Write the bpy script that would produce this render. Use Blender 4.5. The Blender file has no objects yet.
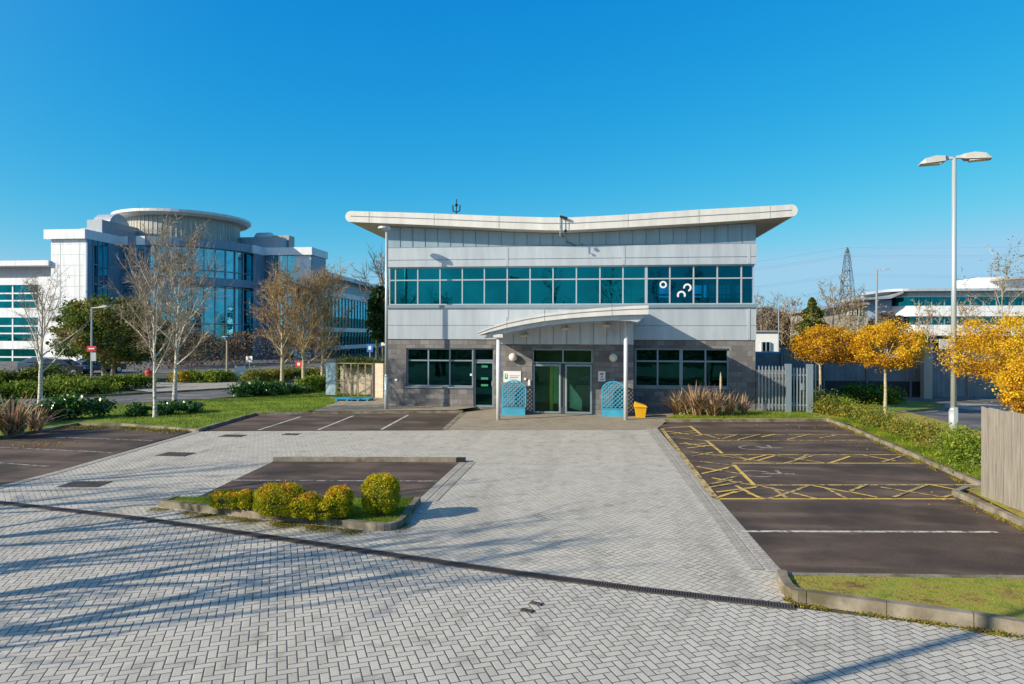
import bpy, math, random
import numpy as np
from mathutils import Vector, Matrix
random.seed(7); NR = np.random.RandomState(11)
sc = bpy.context.scene; COL = sc.collection
# ---------------------------------------------------------------- camera
TH = math.radians(6.5); ROLL = math.radians(0.15); FPX = 683.0; CX = 512.0; CY = 335.5; CZ = 3.5
fw = Vector((-math.sin(TH), math.cos(TH), 0)); rt0 = Vector((math.cos(TH), math.sin(TH), 0)); up0 = Vector((0, 0, 1))
rt = rt0*math.cos(ROLL) + up0*math.sin(ROLL); up = up0*math.cos(ROLL) - rt0*math.sin(ROLL)
CAM = Vector((0, 0, CZ))
def ray(px, py): return fw + rt*((px-CX)/FPX) - up*((py-CY)/FPX)
def G(px, py, z=0.0):
    r = ray(px, py); t = (z-CZ)/r.z; p = CAM + r*t; return (p.x, p.y)
def G3(px, py, z=0.0): x, y = G(px, py, z); return Vector((x, y, z))
def YP(px, py, Y):
    r = ray(px, py); p = CAM + r*(Y/r.y); return Vector(p)
def DP(px, py, d):            # point at camera depth d
    return CAM + ray(px, py)*d
def ZD(py, d, px=512): return DP(px, py, d).z
cd = bpy.data.cameras.new('camera'); cam = bpy.data.objects.new('camera', cd); COL.objects.link(cam); sc.camera = cam
cd.sensor_fit = 'HORIZONTAL'; cd.sensor_width = 36; cd.lens = 36*FPX/1024; cd.shift_y = (CY-342)/1024; cd.clip_end = 5000; cd.clip_start = .1
cam.matrix_world = Matrix(((rt.x, up.x, -fw.x, 0), (rt.y, up.y, -fw.y, 0), (rt.z, up.z, -fw.z, CZ), (0, 0, 0, 1)))
# ---------------------------------------------------------------- light
AZ = math.radians(31.5); EL = math.radians(25)
LD = Vector((math.cos(EL)*math.cos(AZ), math.cos(EL)*math.sin(AZ), -math.sin(EL)))
sd = bpy.data.lights.new('sun', 'SUN'); sun = bpy.data.objects.new('sun', sd); COL.objects.link(sun)
sd.energy = 5.0; sd.angle = math.radians(.5); sd.color = (1, .89, .71); sun.rotation_euler = LD.to_track_quat('-Z', 'Y').to_euler()
w = bpy.data.worlds.new('World'); sc.world = w; w.use_nodes = True
nt = w.node_tree; bg = nt.nodes['Background']; sk = nt.nodes.new('ShaderNodeTexSky'); sk.sky_type = 'NISHITA'
sk.sun_disc = False; sk.sun_elevation = EL; sk.sun_rotation = math.atan2(-LD.x, -LD.y); sk.altitude = 0
sk.air_density = 1.0; sk.dust_density = .35; sk.ozone_density = 2.5
hs = nt.nodes.new('ShaderNodeHueSaturation'); hs.inputs['Saturation'].default_value = 1.25; hs.inputs['Hue'].default_value = .487
nt.links.new(sk.outputs[0], hs.inputs['Color']); SK = .10
sp_ = nt.nodes.new('ShaderNodeSeparateColor'); cb_ = nt.nodes.new('ShaderNodeCombineColor'); nt.links.new(hs.outputs[0], sp_.inputs[0])
for i_, (pw_, kk_) in enumerate(((1.9, 1.5), (.75, .856), (.30, .90))):
    a_ = nt.nodes.new('ShaderNodeMath'); a_.operation = 'MULTIPLY'; a_.inputs[1].default_value = .125; nt.links.new(sp_.outputs[i_], a_.inputs[0])
    b_ = nt.nodes.new('ShaderNodeMath'); b_.operation = 'POWER'; b_.inputs[1].default_value = pw_; nt.links.new(a_.outputs[0], b_.inputs[0])
    c_ = nt.nodes.new('ShaderNodeMath'); c_.operation = 'MULTIPLY'; c_.inputs[1].default_value = kk_/.125; nt.links.new(b_.outputs[0], c_.inputs[0]); cap_ = (.34, .62, .88)[i_]/.125; d_ = nt.nodes.new('ShaderNodeMath'); d_.operation = 'SMOOTH_MIN'; d_.inputs[1].default_value = cap_; d_.inputs[2].default_value = cap_*.25
    nt.links.new(c_.outputs[0], d_.inputs[0]); nt.links.new(d_.outputs[0], cb_.inputs[i_])
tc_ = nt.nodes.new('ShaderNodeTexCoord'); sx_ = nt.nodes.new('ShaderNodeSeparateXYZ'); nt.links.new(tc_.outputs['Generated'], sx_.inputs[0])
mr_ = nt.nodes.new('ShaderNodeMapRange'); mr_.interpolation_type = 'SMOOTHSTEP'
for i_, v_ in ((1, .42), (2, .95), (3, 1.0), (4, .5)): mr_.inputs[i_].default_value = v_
nt.links.new(sx_.outputs[2], mr_.inputs[0]); vs_ = nt.nodes.new('ShaderNodeVectorMath'); vs_.operation = 'SCALE'; nt.links.new(cb_.outputs[0], vs_.inputs[0]); nt.links.new(mr_.outputs[0], vs_.inputs[3])  # overhead sky dimmed to weaken the blue fill in shadows
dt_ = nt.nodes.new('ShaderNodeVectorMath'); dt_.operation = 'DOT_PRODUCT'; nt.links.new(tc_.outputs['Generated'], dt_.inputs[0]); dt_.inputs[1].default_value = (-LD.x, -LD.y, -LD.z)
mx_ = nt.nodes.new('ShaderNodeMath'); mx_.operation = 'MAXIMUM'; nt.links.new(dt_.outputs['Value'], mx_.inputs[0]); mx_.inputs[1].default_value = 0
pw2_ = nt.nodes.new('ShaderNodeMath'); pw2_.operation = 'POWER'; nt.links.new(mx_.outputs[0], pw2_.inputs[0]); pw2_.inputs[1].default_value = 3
gl_ = nt.nodes.new('ShaderNodeVectorMath'); gl_.operation = 'SCALE'; gl_.inputs[0].default_value = (4.2, 3.1, 2.0); nt.links.new(pw2_.outputs[0], gl_.inputs[3])  # warm glow added around the sun direction to take blue out of shadows
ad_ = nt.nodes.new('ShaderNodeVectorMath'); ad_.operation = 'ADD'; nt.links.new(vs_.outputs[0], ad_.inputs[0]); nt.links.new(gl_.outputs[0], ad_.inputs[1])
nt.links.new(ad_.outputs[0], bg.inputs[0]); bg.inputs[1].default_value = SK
sc.view_settings.view_transform = 'Standard'; sc.view_settings.look = 'None'; sc.view_settings.exposure = .33; sc.view_settings.gamma = 1
sc.render.engine = 'CYCLES'
try: sc.cycles.transparent_max_bounces = 12; sc.cycles.max_bounces = 6
except Exception: pass
# ---------------------------------------------------------------- materials
class N:
    def __init__(s, name):
        s.m = bpy.data.materials.new(name); s.m.use_nodes = True; s.t = s.m.node_tree; s.b = s.t.nodes['Principled BSDF']; s.out = s.t.nodes['Material Output']
    def n(s, typ, **kw):
        nd = s.t.nodes.new('ShaderNode'+typ)
        for k, v in kw.items(): setattr(nd, k, v)
        return nd
    def l(s, a, b): s.t.links.new(a, b)
    def set(s, sock, v):
        if hasattr(v, 'is_linked') or hasattr(v, 'links'): s.l(v, sock)
        else: sock.default_value = v
    def math(s, op, a, b=0.0, c=None):
        nd = s.n('Math', operation=op); s.set(nd.inputs[0], a); s.set(nd.inputs[1], b)
        if c is not None: s.set(nd.inputs[2], c)
        return nd.outputs[0]
    def noise(s, scale, detail=3, rough=.5, vec=None, out='Fac'):
        nd = s.n('TexNoise'); nd.inputs['Scale'].default_value = scale; nd.inputs['Detail'].default_value = detail; nd.inputs['Roughness'].default_value = rough
        if vec is None: vec = s.pos()
        s.l(vec, nd.inputs['Vector']); return nd.outputs[out]
    def pos(s):
        if not hasattr(s, '_p'): s._p = s.n('NewGeometry').outputs['Position']
        return s._p
    def ramp(s, f, stops, interp='LINEAR'):
        nd = s.n('ValToRGB'); cr = nd.color_ramp; cr.interpolation = interp
        while len(cr.elements) < len(stops): cr.elements.new(.5)
        for e, (p, c) in zip(cr.elements, stops): e.position = p; e.color = (*c, 1) if len(c) == 3 else c
        s.l(f, nd.inputs[0]); return nd.outputs[0]
    def mix(s, f, a, b, typ='MIX'):
        nd = s.n('MixRGB', blend_type=typ); s.set(nd.inputs[0], f)
        for i, v in ((1, a), (2, b)):
            if isinstance(v, tuple): v = (*v, 1) if len(v) == 3 else v
            s.set(nd.inputs[i], v)
        return nd.outputs[0]
    def bump(s, h, strength=.3, dist=.01):
        nd = s.n('Bump'); nd.inputs['Strength'].default_value = strength; nd.inputs['Distance'].default_value = dist
        s.l(h, nd.inputs['Height']); s.l(nd.outputs[0], s.b.inputs['Normal'])
    def fin(s, col, rough=.6, metal=0.0, spec=.5):
        if isinstance(col, tuple): s.b.inputs['Base Color'].default_value = (*col, 1)
        else: s.l(col, s.b.inputs['Base Color'])
        s.set(s.b.inputs['Roughness'], rough); s.b.inputs['Metallic'].default_value = metal; s.b.inputs['Specular IOR Level'].default_value = spec
        return s.m
def plain(name, col, rough=.5, metal=0.0, var=.12, scale=3.0, fine=0.0):
    s = N(name); f = s.noise(scale, 4, .6)
    a = tuple(max(0, c*(1-var)) for c in col); b = tuple(min(1, c*(1+var)) for c in col)
    c = s.ramp(f, [(.3, a), (.7, b)])
    if fine:
        g = s.noise(scale*25, 2, .5); c = s.mix(fine, c, s.ramp(g, [(.35, (0, 0, 0)), (.65, (1, 1, 1))]), 'OVERLAY')
    return s.fin(c, rough, metal)
M = {}
def herring(name, rot, base, joint, seed=0.0):
    s = N(name); vr = s.n('VectorRotate', rotation_type='Z_AXIS'); s.l(s.pos(), vr.inputs['Vector']); vr.inputs['Angle'].default_value = rot
    sp = s.n('SeparateXYZ'); s.l(vr.outputs[0], sp.inputs[0])
    x = s.math('MULTIPLY', sp.outputs[0], 9.7); y = s.math('MULTIPLY', sp.outputs[1], 9.7)
    i = s.math('FLOOR', x); j = s.math('FLOOR', y); fx = s.math('SUBTRACT', x, i); fy = s.math('SUBTRACT', y, j)
    k = s.math('FLOORED_MODULO', s.math('SUBTRACT', i, j), 4.0)
    eq = lambda v: s.math('COMPARE', k, float(v), .3)
    e0, e1, e2, e3 = eq(0), eq(1), eq(2), eq(3)
    dl = s.math('MULTIPLY_ADD', e1, 5.0, fx); dr = s.math('MULTIPLY_ADD', e0, 5.0, s.math('SUBTRACT', 1.0, fx))
    dt = s.math('MULTIPLY_ADD', e3, 5.0, s.math('SUBTRACT', 1.0, fy)); db = s.math('MULTIPLY_ADD', e2, 5.0, fy)
    d = s.math('MINIMUM', s.math('MINIMUM', dl, dr), s.math('MINIMUM', dt, db))
    wob = s.math('MULTIPLY', s.math('SUBTRACT', s.noise(40, 2), .5), .05)
    d = s.math('ADD', d, wob)
    cx = s.n('CombineXYZ'); s.l(s.math('SUBTRACT', i, e1), cx.inputs[0]); s.l(s.math('ADD', j, e3), cx.inputs[1]); cx.inputs[2].default_value = seed
    wn = s.n('TexWhiteNoise'); s.l(cx.outputs[0], wn.inputs['Vector'])
    a = tuple(c*.88 for c in base); b = tuple(c*1.05 for c in base)
    c = s.ramp(wn.outputs['Value'], [(0, a), (.5, base), (1, b)])
    spk = s.noise(110, 3, .7); c = s.mix(.55, c, s.ramp(spk, [(.35, (.25, .25, .25)), (.65, (.75, .75, .75))]), 'OVERLAY')
    st = s.noise(.55, 5, .62); c = s.mix(s.ramp(st, [(.5, (0, 0, 0)), (.75, (.3, .3, .3))]), c, tuple(q*.55 for q in base))
    st2 = s.noise(2.3, 4, .6); c = s.mix(s.ramp(st2, [(.55, (0, 0, 0)), (.68, (.4, .4, .4))]), c, (.17, .155, .125))
    mp3 = s.n('Mapping'); mp3.inputs['Scale'].default_value = (1.0, .12, 1); s.l(s.pos(), mp3.inputs[0]); st3 = s.noise(1.1, 4, .55, mp3.outputs[0]); c = s.mix(s.ramp(st3, [(.5, (0, 0, 0)), (.68, (.28, .28, .28))]), c, (.20, .18, .145))
    st4 = s.noise(9, 4, .7); c = s.mix(s.ramp(st4, [(.62, (0, 0, 0)), (.7, (.5, .5, .5))]), c, (.14, .13, .10))
    jm = s.ramp(d, [(.04, (1, 1, 1)), (.08, (0, 0, 0))])
    jc = s.mix(s.ramp(s.noise(1.4, 3), [(.5, (0, 0, 0)), (.68, (1, 1, 1))]), joint, (.05, .055, .03))
    c = s.mix(jm, c, jc); s.bump(s.ramp(d, [(.02, (0, 0, 0)), (.12, (1, 1, 1))]), .6, .006)
    return s.fin(c, .85)
M['pave_front'] = herring('pave_front', -math.radians(25.4), (.545, .505, .435), (.085, .078, .068))
M['pave_court'] = herring('pave_court', math.radians(45), (.56, .515, .43), (.25, .23, .19), 3.0)
def strips(name, base, w=.2):
    s = N(name); sp = s.n('TexBrick'); vr = s.n('VectorRotate', rotation_type='Z_AXIS'); s.l(s.pos(), vr.inputs['Vector'])
    s.l(vr.outputs[0], sp.inputs['Vector']); sp.inputs['Scale'].default_value = 1; sp.inputs['Brick Width'].default_value = w; sp.inputs['Row Height'].default_value = w/2
    sp.inputs['Mortar Size'].default_value = .006; sp.inputs['Color1'].default_value = (*base, 1); sp.inputs['Color2'].default_value = (*[c*.8 for c in base], 1); sp.inputs['Mortar'].default_value = (*[c*.35 for c in base], 1)
    c = s.mix(s.ramp(s.noise(1.3, 5, .6), [(.45, (0, 0, 0)), (.7, (.6, .6, .6))]), sp.outputs['Color'], tuple(q*.5 for q in base))
    return s.fin(c, .85)
M['pave_entry'] = strips('pave_entry', (.40, .335, .245))
M['pave_edge'] = strips('pave_edge', (.47, .43, .36))
def tarmac(name, base, light, moss=True):
    s = N(name); a = s.noise(60, 3, .7); c = s.ramp(a, [(.3, tuple(q*.6 for q in base)), (.5, base), (.7, tuple(q*2.3 for q in base))])
    vor = s.noise(.9, 6, .65); c = s.mix(s.ramp(vor, [(.44, (0, 0, 0)), (.62, (.8, .8, .8))]), c, light)
    sp = s.n('Mapping'); sp.inputs['Scale'].default_value = (.25, 1.1, 1); s.l(s.pos(), sp.inputs[0])
    pt = s.noise(1.1, 4, .55, sp.outputs[0]); c = s.mix(s.ramp(pt, [(.47, (0, 0, 0)), (.60, (.6, .6, .6))]), c, tuple(q*1.8 for q in light))
    dk = s.noise(.6, 5); c = s.mix(s.ramp(dk, [(.38, (.75, .75, .75)), (.52, (0, 0, 0))]), c, tuple(q*.5 for q in base))
    if moss:
        mo = s.noise(5, 5, .7); c = s.mix(s.ramp(mo, [(.62, (0, 0, 0)), (.72, (.6, .6, .6))]), c, (.085, .065, .02))
    s.bump(a, .5, .004); return s.fin(c, .9)
M['tarmac'] = tarmac('tarmac', (.062, .040, .027), (.100, .068, .049))
M['asphalt'] = tarmac('asphalt', (.10, .098, .10), (.14, .135, .13), False)
def linepaint(name, col, under=(.075, .054, .042), wear=.5):
    s = N(name); f = s.noise(5, 8, .82); return s.fin(s.mix(s.ramp(f, [(wear-.06, (1, 1, 1)), (wear+.05, (0, 0, 0))]), col, under), .8)
M['white_line'] = linepaint('white_line', (.60, .56, .50), wear=.46)
M['white_worn'] = linepaint('white_worn', (.42, .36, .33), wear=.5)
M['yellow_line'] = linepaint('yellow_line', (.68, .46, .10), wear=.435)
M['yellow_worn'] = linepaint('yellow_worn', (.58, .42, .15), wear=.485)
s = N('kerb'); c = s.ramp(s.noise(3, 5, .65), [(.3, (.17, .14, .10)), (.6, (.30, .26, .20)), (.8, (.40, .36, .30))]); c = s.mix(s.ramp(s.noise(1.7, 4, .6), [(.46, (0, 0, 0)), (.62, (.85, .85, .85))]), c, (.10, .085, .04)); s.bump(s.noise(70, 3), .4, .004); M['kerb'] = s.fin(c, .9)
s = N('soil'); M['soil'] = s.fin(s.ramp(s.noise(9, 5, .7), [(.3, (.025, .02, .012)), (.7, (.08, .062, .035))]), .95)
s = N('lawn'); c = s.ramp(s.noise(1.2, 6, .65), [(.3, (.10, .17, .010)), (.5, (.18, .27, .016)), (.7, (.28, .32, .03))]); c = s.mix(s.ramp(s.noise(25, 4, .7), [(.4, (0, 0, 0)), (.7, (.5, .5, .5))]), c, (.05, .10, .010)); s.bump(s.noise(60, 3), .8, .03); M['lawn'] = s.fin(c, .9)
s = N('mossy'); c = s.ramp(s.noise(2.2, 6, .7), [(.3, (.13, .17, .015)), (.45, (.30, .30, .03)), (.54, (.34, .27, .04)), (.64, (.18, .09, .03))]); s.bump(s.noise(50, 4), .8, .02); M['mossy'] = s.fin(c, .95)
s = N('terrain'); M['terrain'] = s.fin(s.ramp(s.noise(.2, 6, .6), [(.3, (.05, .07, .02)), (.5, (.09, .085, .04)), (.7, (.12, .10, .06))]), .95)
s = N('block_wall'); sx = s.n('SeparateXYZ'); s.l(s.pos(), sx.inputs[0]); cb = s.n('CombineXYZ'); s.l(s.math('ADD', sx.outputs[0], sx.outputs[1]), cb.inputs[0]); s.l(sx.outputs[2], cb.inputs[1])
br = s.n('TexBrick'); s.l(cb.outputs[0], br.inputs['Vector']); br.inputs['Scale'].default_value = 1; br.inputs['Brick Width'].default_value = .46; br.inputs['Row Height'].default_value = .235; br.inputs['Mortar Size'].default_value = .008; br.inputs['Mortar Smooth'].default_value = .2
br.inputs['Color1'].default_value = (.135, .13, .13, 1); br.inputs['Color2'].default_value = (.27, .255, .25, 1); br.inputs['Mortar'].default_value = (.085, .08, .08, 1); br.inputs['Bias'].default_value = -.1
c = s.mix(s.ramp(s.noise(2.2, 5, .7), [(.38, (.7, .7, .7)), (.56, (0, 0, 0))]), br.outputs['Color'], (.145, .13, .13)); c = s.mix(.4, c, s.ramp(s.noise(45, 3, .7), [(.3, (.3, .3, .3)), (.7, (.7, .7, .7))]), 'OVERLAY')
s.bump(br.outputs['Fac'], -.5, .008); M['block'] = s.fin(c, .85)
def clad(name, col, rough=.35, metal=.25):
    s = N(name); mp = s.n('Mapping'); mp.inputs['Scale'].default_value = (1, 1, .12); s.l(s.pos(), mp.inputs[0]); f = s.noise(2.5, 5, .6, mp.outputs[0])
    c = s.ramp(f, [(.3, tuple(q*.82 for q in col)), (.7, tuple(min(1, q*1.05) for q in col))]); s.bump(s.noise(.9, 2), .05, .05)
    return s.fin(c, rough, metal)
M['clad'] = clad('clad', (.54, .58, .62)); M['clad_seam'] = clad('clad_seam', (.30, .42, .50), .4, .2); M['clad_joint'] = plain('clad_joint', (.2, .21, .23)); M['fascia'] = clad('fascia', (.72, .70, .66), .45, .05)  # clad_seam is darker and bluer: shade under the roof put into its colour
s = N('soffit'); M['soffit'] = s.fin(s.ramp(s.noise(1.2, 4), [(.3, (.42, .37, .31)), (.7, (.52, .47, .40))]), .6)
M['frame'] = plain('frame', (.26, .33, .38), .35, .3, .06); M['frame_w'] = plain('frame_w', (.40, .46, .50), .4, .1, .05)
M['white'] = plain('white', (.80, .79, .77), .5, 0, .05); M['office_white'] = clad('office_white', (.82, .83, .86), .4, .0); M['office_grey'] = clad('office_grey', (.34, .38, .43), .45, .1); M['office_shaded'] = clad('office_shaded', (.19, .29, .39), .4, .1)  # blue office tone is the white wall with its shade put in the colour
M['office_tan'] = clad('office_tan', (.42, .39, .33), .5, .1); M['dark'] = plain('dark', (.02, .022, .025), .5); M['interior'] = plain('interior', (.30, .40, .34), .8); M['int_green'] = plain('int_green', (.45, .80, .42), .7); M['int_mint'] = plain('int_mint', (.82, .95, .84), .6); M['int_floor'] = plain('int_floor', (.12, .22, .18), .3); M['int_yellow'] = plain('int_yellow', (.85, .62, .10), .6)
M['int_dark'] = plain('int_dark', (.05, .06, .06), .8); M['int_blue'] = plain('int_blue', (.05, .25, .5), .6)
def glass(name, tint, refl, fac):
    s = N(name); tr = s.n('BsdfTransparent'); gl = s.n('BsdfGlossy'); mx = s.n('MixShader'); tr.inputs[0].default_value = (*tint, 1); gl.inputs[0].default_value = (*refl, 1); gl.inputs['Roughness'].default_value = .015
    fr = s.n('Fresnel'); fr.inputs[0].default_value = 1.5; bp = s.n('Bump'); bp.inputs['Strength'].default_value = .12; bp.inputs['Distance'].default_value = .05; s.l(s.noise(.8, 2), bp.inputs['Height']); s.l(bp.outputs[0], gl.inputs['Normal'])
    s.l(s.mix(s.ramp(s.noise(.55, 3, .6), [(.35, (0, 0, 0)), (.65, (1, 1, 1))]), tuple(q*.72 for q in refl), refl), gl.inputs[0]); s.l(s.math('ADD', fr.outputs[0], fac), mx.inputs[0]); s.l(tr.outputs[0], mx.inputs[1]); s.l(gl.outputs[0], mx.inputs[2]); s.l(mx.outputs[0], s.out.inputs[0]); return s.m
M['glass_teal'] = glass('glass_teal', (.02, .20, .22), (.02, .62, .70), .27); M['glass_dark'] = glass('glass_dark', (.08, .24, .22), (.10, .55, .55), .05)
M['glass_clear'] = glass('glass_clear', (.75, .92, .80), (.5, .8, .75), -.01); M['glass_right'] = glass('glass_right', (.04, .46, .66), (.03, .6, .75), .10); M['glass_office'] = glass('glass_office', (.08, .34, .45), (.16, .76, .96), .50)
M['glass_car'] = glass('glass_car', (.05, .06, .07), (.6, .7, .8), .15)
M['pole'] = clad('pole', (.50, .56, .58), .4, .3); M['steel_w'] = clad('steel_w', (.72, .74, .78), .35, .1); M['galv'] = clad('galv', (.42, .47, .52), .4, .5)
M['trellis'] = plain('trellis', (.05, .34, .50), .55, 0, .15); M['bin_yellow'] = plain('bin_yellow', (.75, .40, .01), .45, 0, .08); M['pallet_blue'] = plain('pallet_blue', (.02, .27, .5), .5)
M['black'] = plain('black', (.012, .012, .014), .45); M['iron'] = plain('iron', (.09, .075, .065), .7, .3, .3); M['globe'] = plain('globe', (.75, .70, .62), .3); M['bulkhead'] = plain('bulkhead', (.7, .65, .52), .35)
M['red'] = plain('red', (.6, .03, .04), .45); M['green_sign'] = plain('green_sign', (.03, .30, .14), .5); M['text_grey'] = plain('text_grey', (.25, .25, .27), .6); M['text_red'] = plain('text_red', (.55, .2, .2), .6); M['text_pink'] = plain('text_pink', (.6, .35, .4), .6); M['blue_sign'] = plain('blue_sign', (.02, .15, .5), .5)
M['pylon_steel'] = plain('pylon_steel', (.10, .14, .17), .6); M['gable_blue'] = plain('gable_blue', (.30, .42, .62), .5, 0, .05); M['lamp_grey'] = plain('lamp_grey', (.42, .42, .40), .5); M['tyre'] = plain('tyre', (.02, .02, .02), .8); M['rim'] = plain('rim', (.5, .5, .5), .3, .8); M['fence_dark'] = plain('fence_dark', (.18, .20, .22), .7, 0, .2, 1.5)
s = N('timber'); mp = s.n('Mapping'); mp.inputs['Scale'].default_value = (9, 9, .5); s.l(s.pos(), mp.inputs[0]); M['timber'] = s.fin(s.ramp(s.noise(3, 5, .7, mp.outputs[0]), [(.3, (.17, .145, .12)), (.6, (.29, .26, .22)), (.75, (.36, .33, .28))]), .85)
s = N('brick_beige'); sx = s.n('SeparateXYZ'); s.l(s.pos(), sx.inputs[0]); cb = s.n('CombineXYZ'); s.l(s.math('ADD', sx.outputs[0], sx.outputs[1]), cb.inputs[0]); s.l(sx.outputs[2], cb.inputs[1])
br = s.n('TexBrick'); s.l(cb.outputs[0], br.inputs['Vector']); br.inputs['Scale'].default_value = 1; br.inputs['Brick Width'].default_value = .24; br.inputs['Row Height'].default_value = .085; br.inputs['Mortar Size'].default_value = .006
br.inputs['Color1'].default_value = (.5, .40, .30, 1); br.inputs['Color2'].default_value = (.60, .5, .38, 1); br.inputs['Mortar'].default_value = (.4, .37, .32, 1); M['brick_beige'] = s.fin(br.outputs['Color'], .85)
def bark(name, a, b, sc_=6):
    s = N(name); mp = s.n('Mapping'); mp.inputs['Scale'].default_value = (1, 1, 3); s.l(s.pos(), mp.inputs[0]); return s.fin(s.ramp(s.noise(sc_, 4, .7, mp.outputs[0]), [(.38, a), (.52, b)]), .8)
M['birch'] = bark('birch', (.22, .19, .15), (.66, .62, .54)); M['bark'] = bark('bark', (.12, .09, .06), (.28, .23, .17)); M['bark_pale'] = bark('bark_pale', (.28, .22, .14), (.46, .40, .27))
def foliage(name, stops, rough=.6, trans=.35, spec=.3):
    s = N(name); at = s.n('Attribute', attribute_name='tint'); c = s.ramp(at.outputs['Fac'], stops); s.l(c, s.b.inputs['Base Color']); s.b.inputs['Roughness'].default_value = rough; s.b.inputs['Specular IOR Level'].default_value = spec
    tl = s.n('BsdfTranslucent'); s.l(c, tl.inputs[0]); mx = s.n('MixShader'); mx.inputs[0].default_value = trans; s.l(s.b.outputs[0], mx.inputs[1]); s.l(tl.outputs[0], mx.inputs[2]); s.l(mx.outputs[0], s.out.inputs[0]); return s.m
M['twig_gold'] = foliage('twig_gold', [(0, (.20, .12, .06)), (.5, (.46, .31, .14)), (1, (.66, .48, .22))], trans=.2)
M['twig_grey'] = foliage('twig_grey', [(0, (.17, .12, .085)), (.6, (.38, .29, .20)), (1, (.54, .43, .29))], trans=.1)
M['twig_brown'] = foliage('twig_brown', [(0, (.07, .05, .04)), (.6, (.17, .12, .08)), (1, (.28, .2, .12))], trans=.1)
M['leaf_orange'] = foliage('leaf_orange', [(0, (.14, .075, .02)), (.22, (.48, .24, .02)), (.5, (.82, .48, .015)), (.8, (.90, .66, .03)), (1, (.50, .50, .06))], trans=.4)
M['leaf_green'] = foliage('leaf_green', [(0, (.025, .07, .01)), (.5, (.08, .19, .02)), (1, (.22, .36, .04))])
M['leaf_laurel'] = foliage('leaf_laurel', [(0, (.02, .06, .014)), (.6, (.05, .15, .025)), (1, (.15, .29, .05))], .3, .2, .6)
M['leaf_lime'] = foliage('leaf_lime', [(0, (.05, .09, .01)), (.5, (.16, .25, .022)), (1, (.38, .42, .04))])
M['leaf_mixed'] = foliage('leaf_mixed', [(0, (.06, .07, .018)), (.35, (.14, .18, .022)), (.65, (.26, .28, .03)), (.85, (.42, .27, .04)), (1, (.40, .17, .06))])
M['leaf_topiary'] = foliage('leaf_topiary', [(0, (.20, .24, .01)), (.4, (.52, .50, .015)), (.7, (.68, .48, .02)), (1, (.62, .22, .03))])
M['leaf_oak'] = foliage('leaf_oak', [(0, (.04, .07, .012)), (.5, (.13, .20, .025)), (.8, (.26, .22, .05)), (1, (.36, .22, .09))])
M['leaf_pine'] = foliage('leaf_pine', [(0, (.01, .03, .01)), (1, (.05, .12, .03))]); M['leaf_yellow'] = foliage('leaf_yellow', [(0, (.2, .16, .01)), (1, (.75, .5, .02))])
M['phormium'] = foliage('phormium', [(0, (.12, .05, .04)), (.2, (.16, .17, .05)), (.4, (.40, .17, .12)), (.7, (.58, .38, .24)), (1, (.60, .52, .28))], .45, .25); M['blade'] = foliage('blade', [(0, (.10, .17, .010)), (.5, (.22, .33, .02)), (.8, (.40, .42, .04)), (1, (.42, .30, .08))], .6, .4)
M['litter'] = foliage('litter', [(0, (.10, .12, .012)), (.5, (.26, .24, .03)), (1, (.30, .18, .04))], .8, .2)
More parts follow.
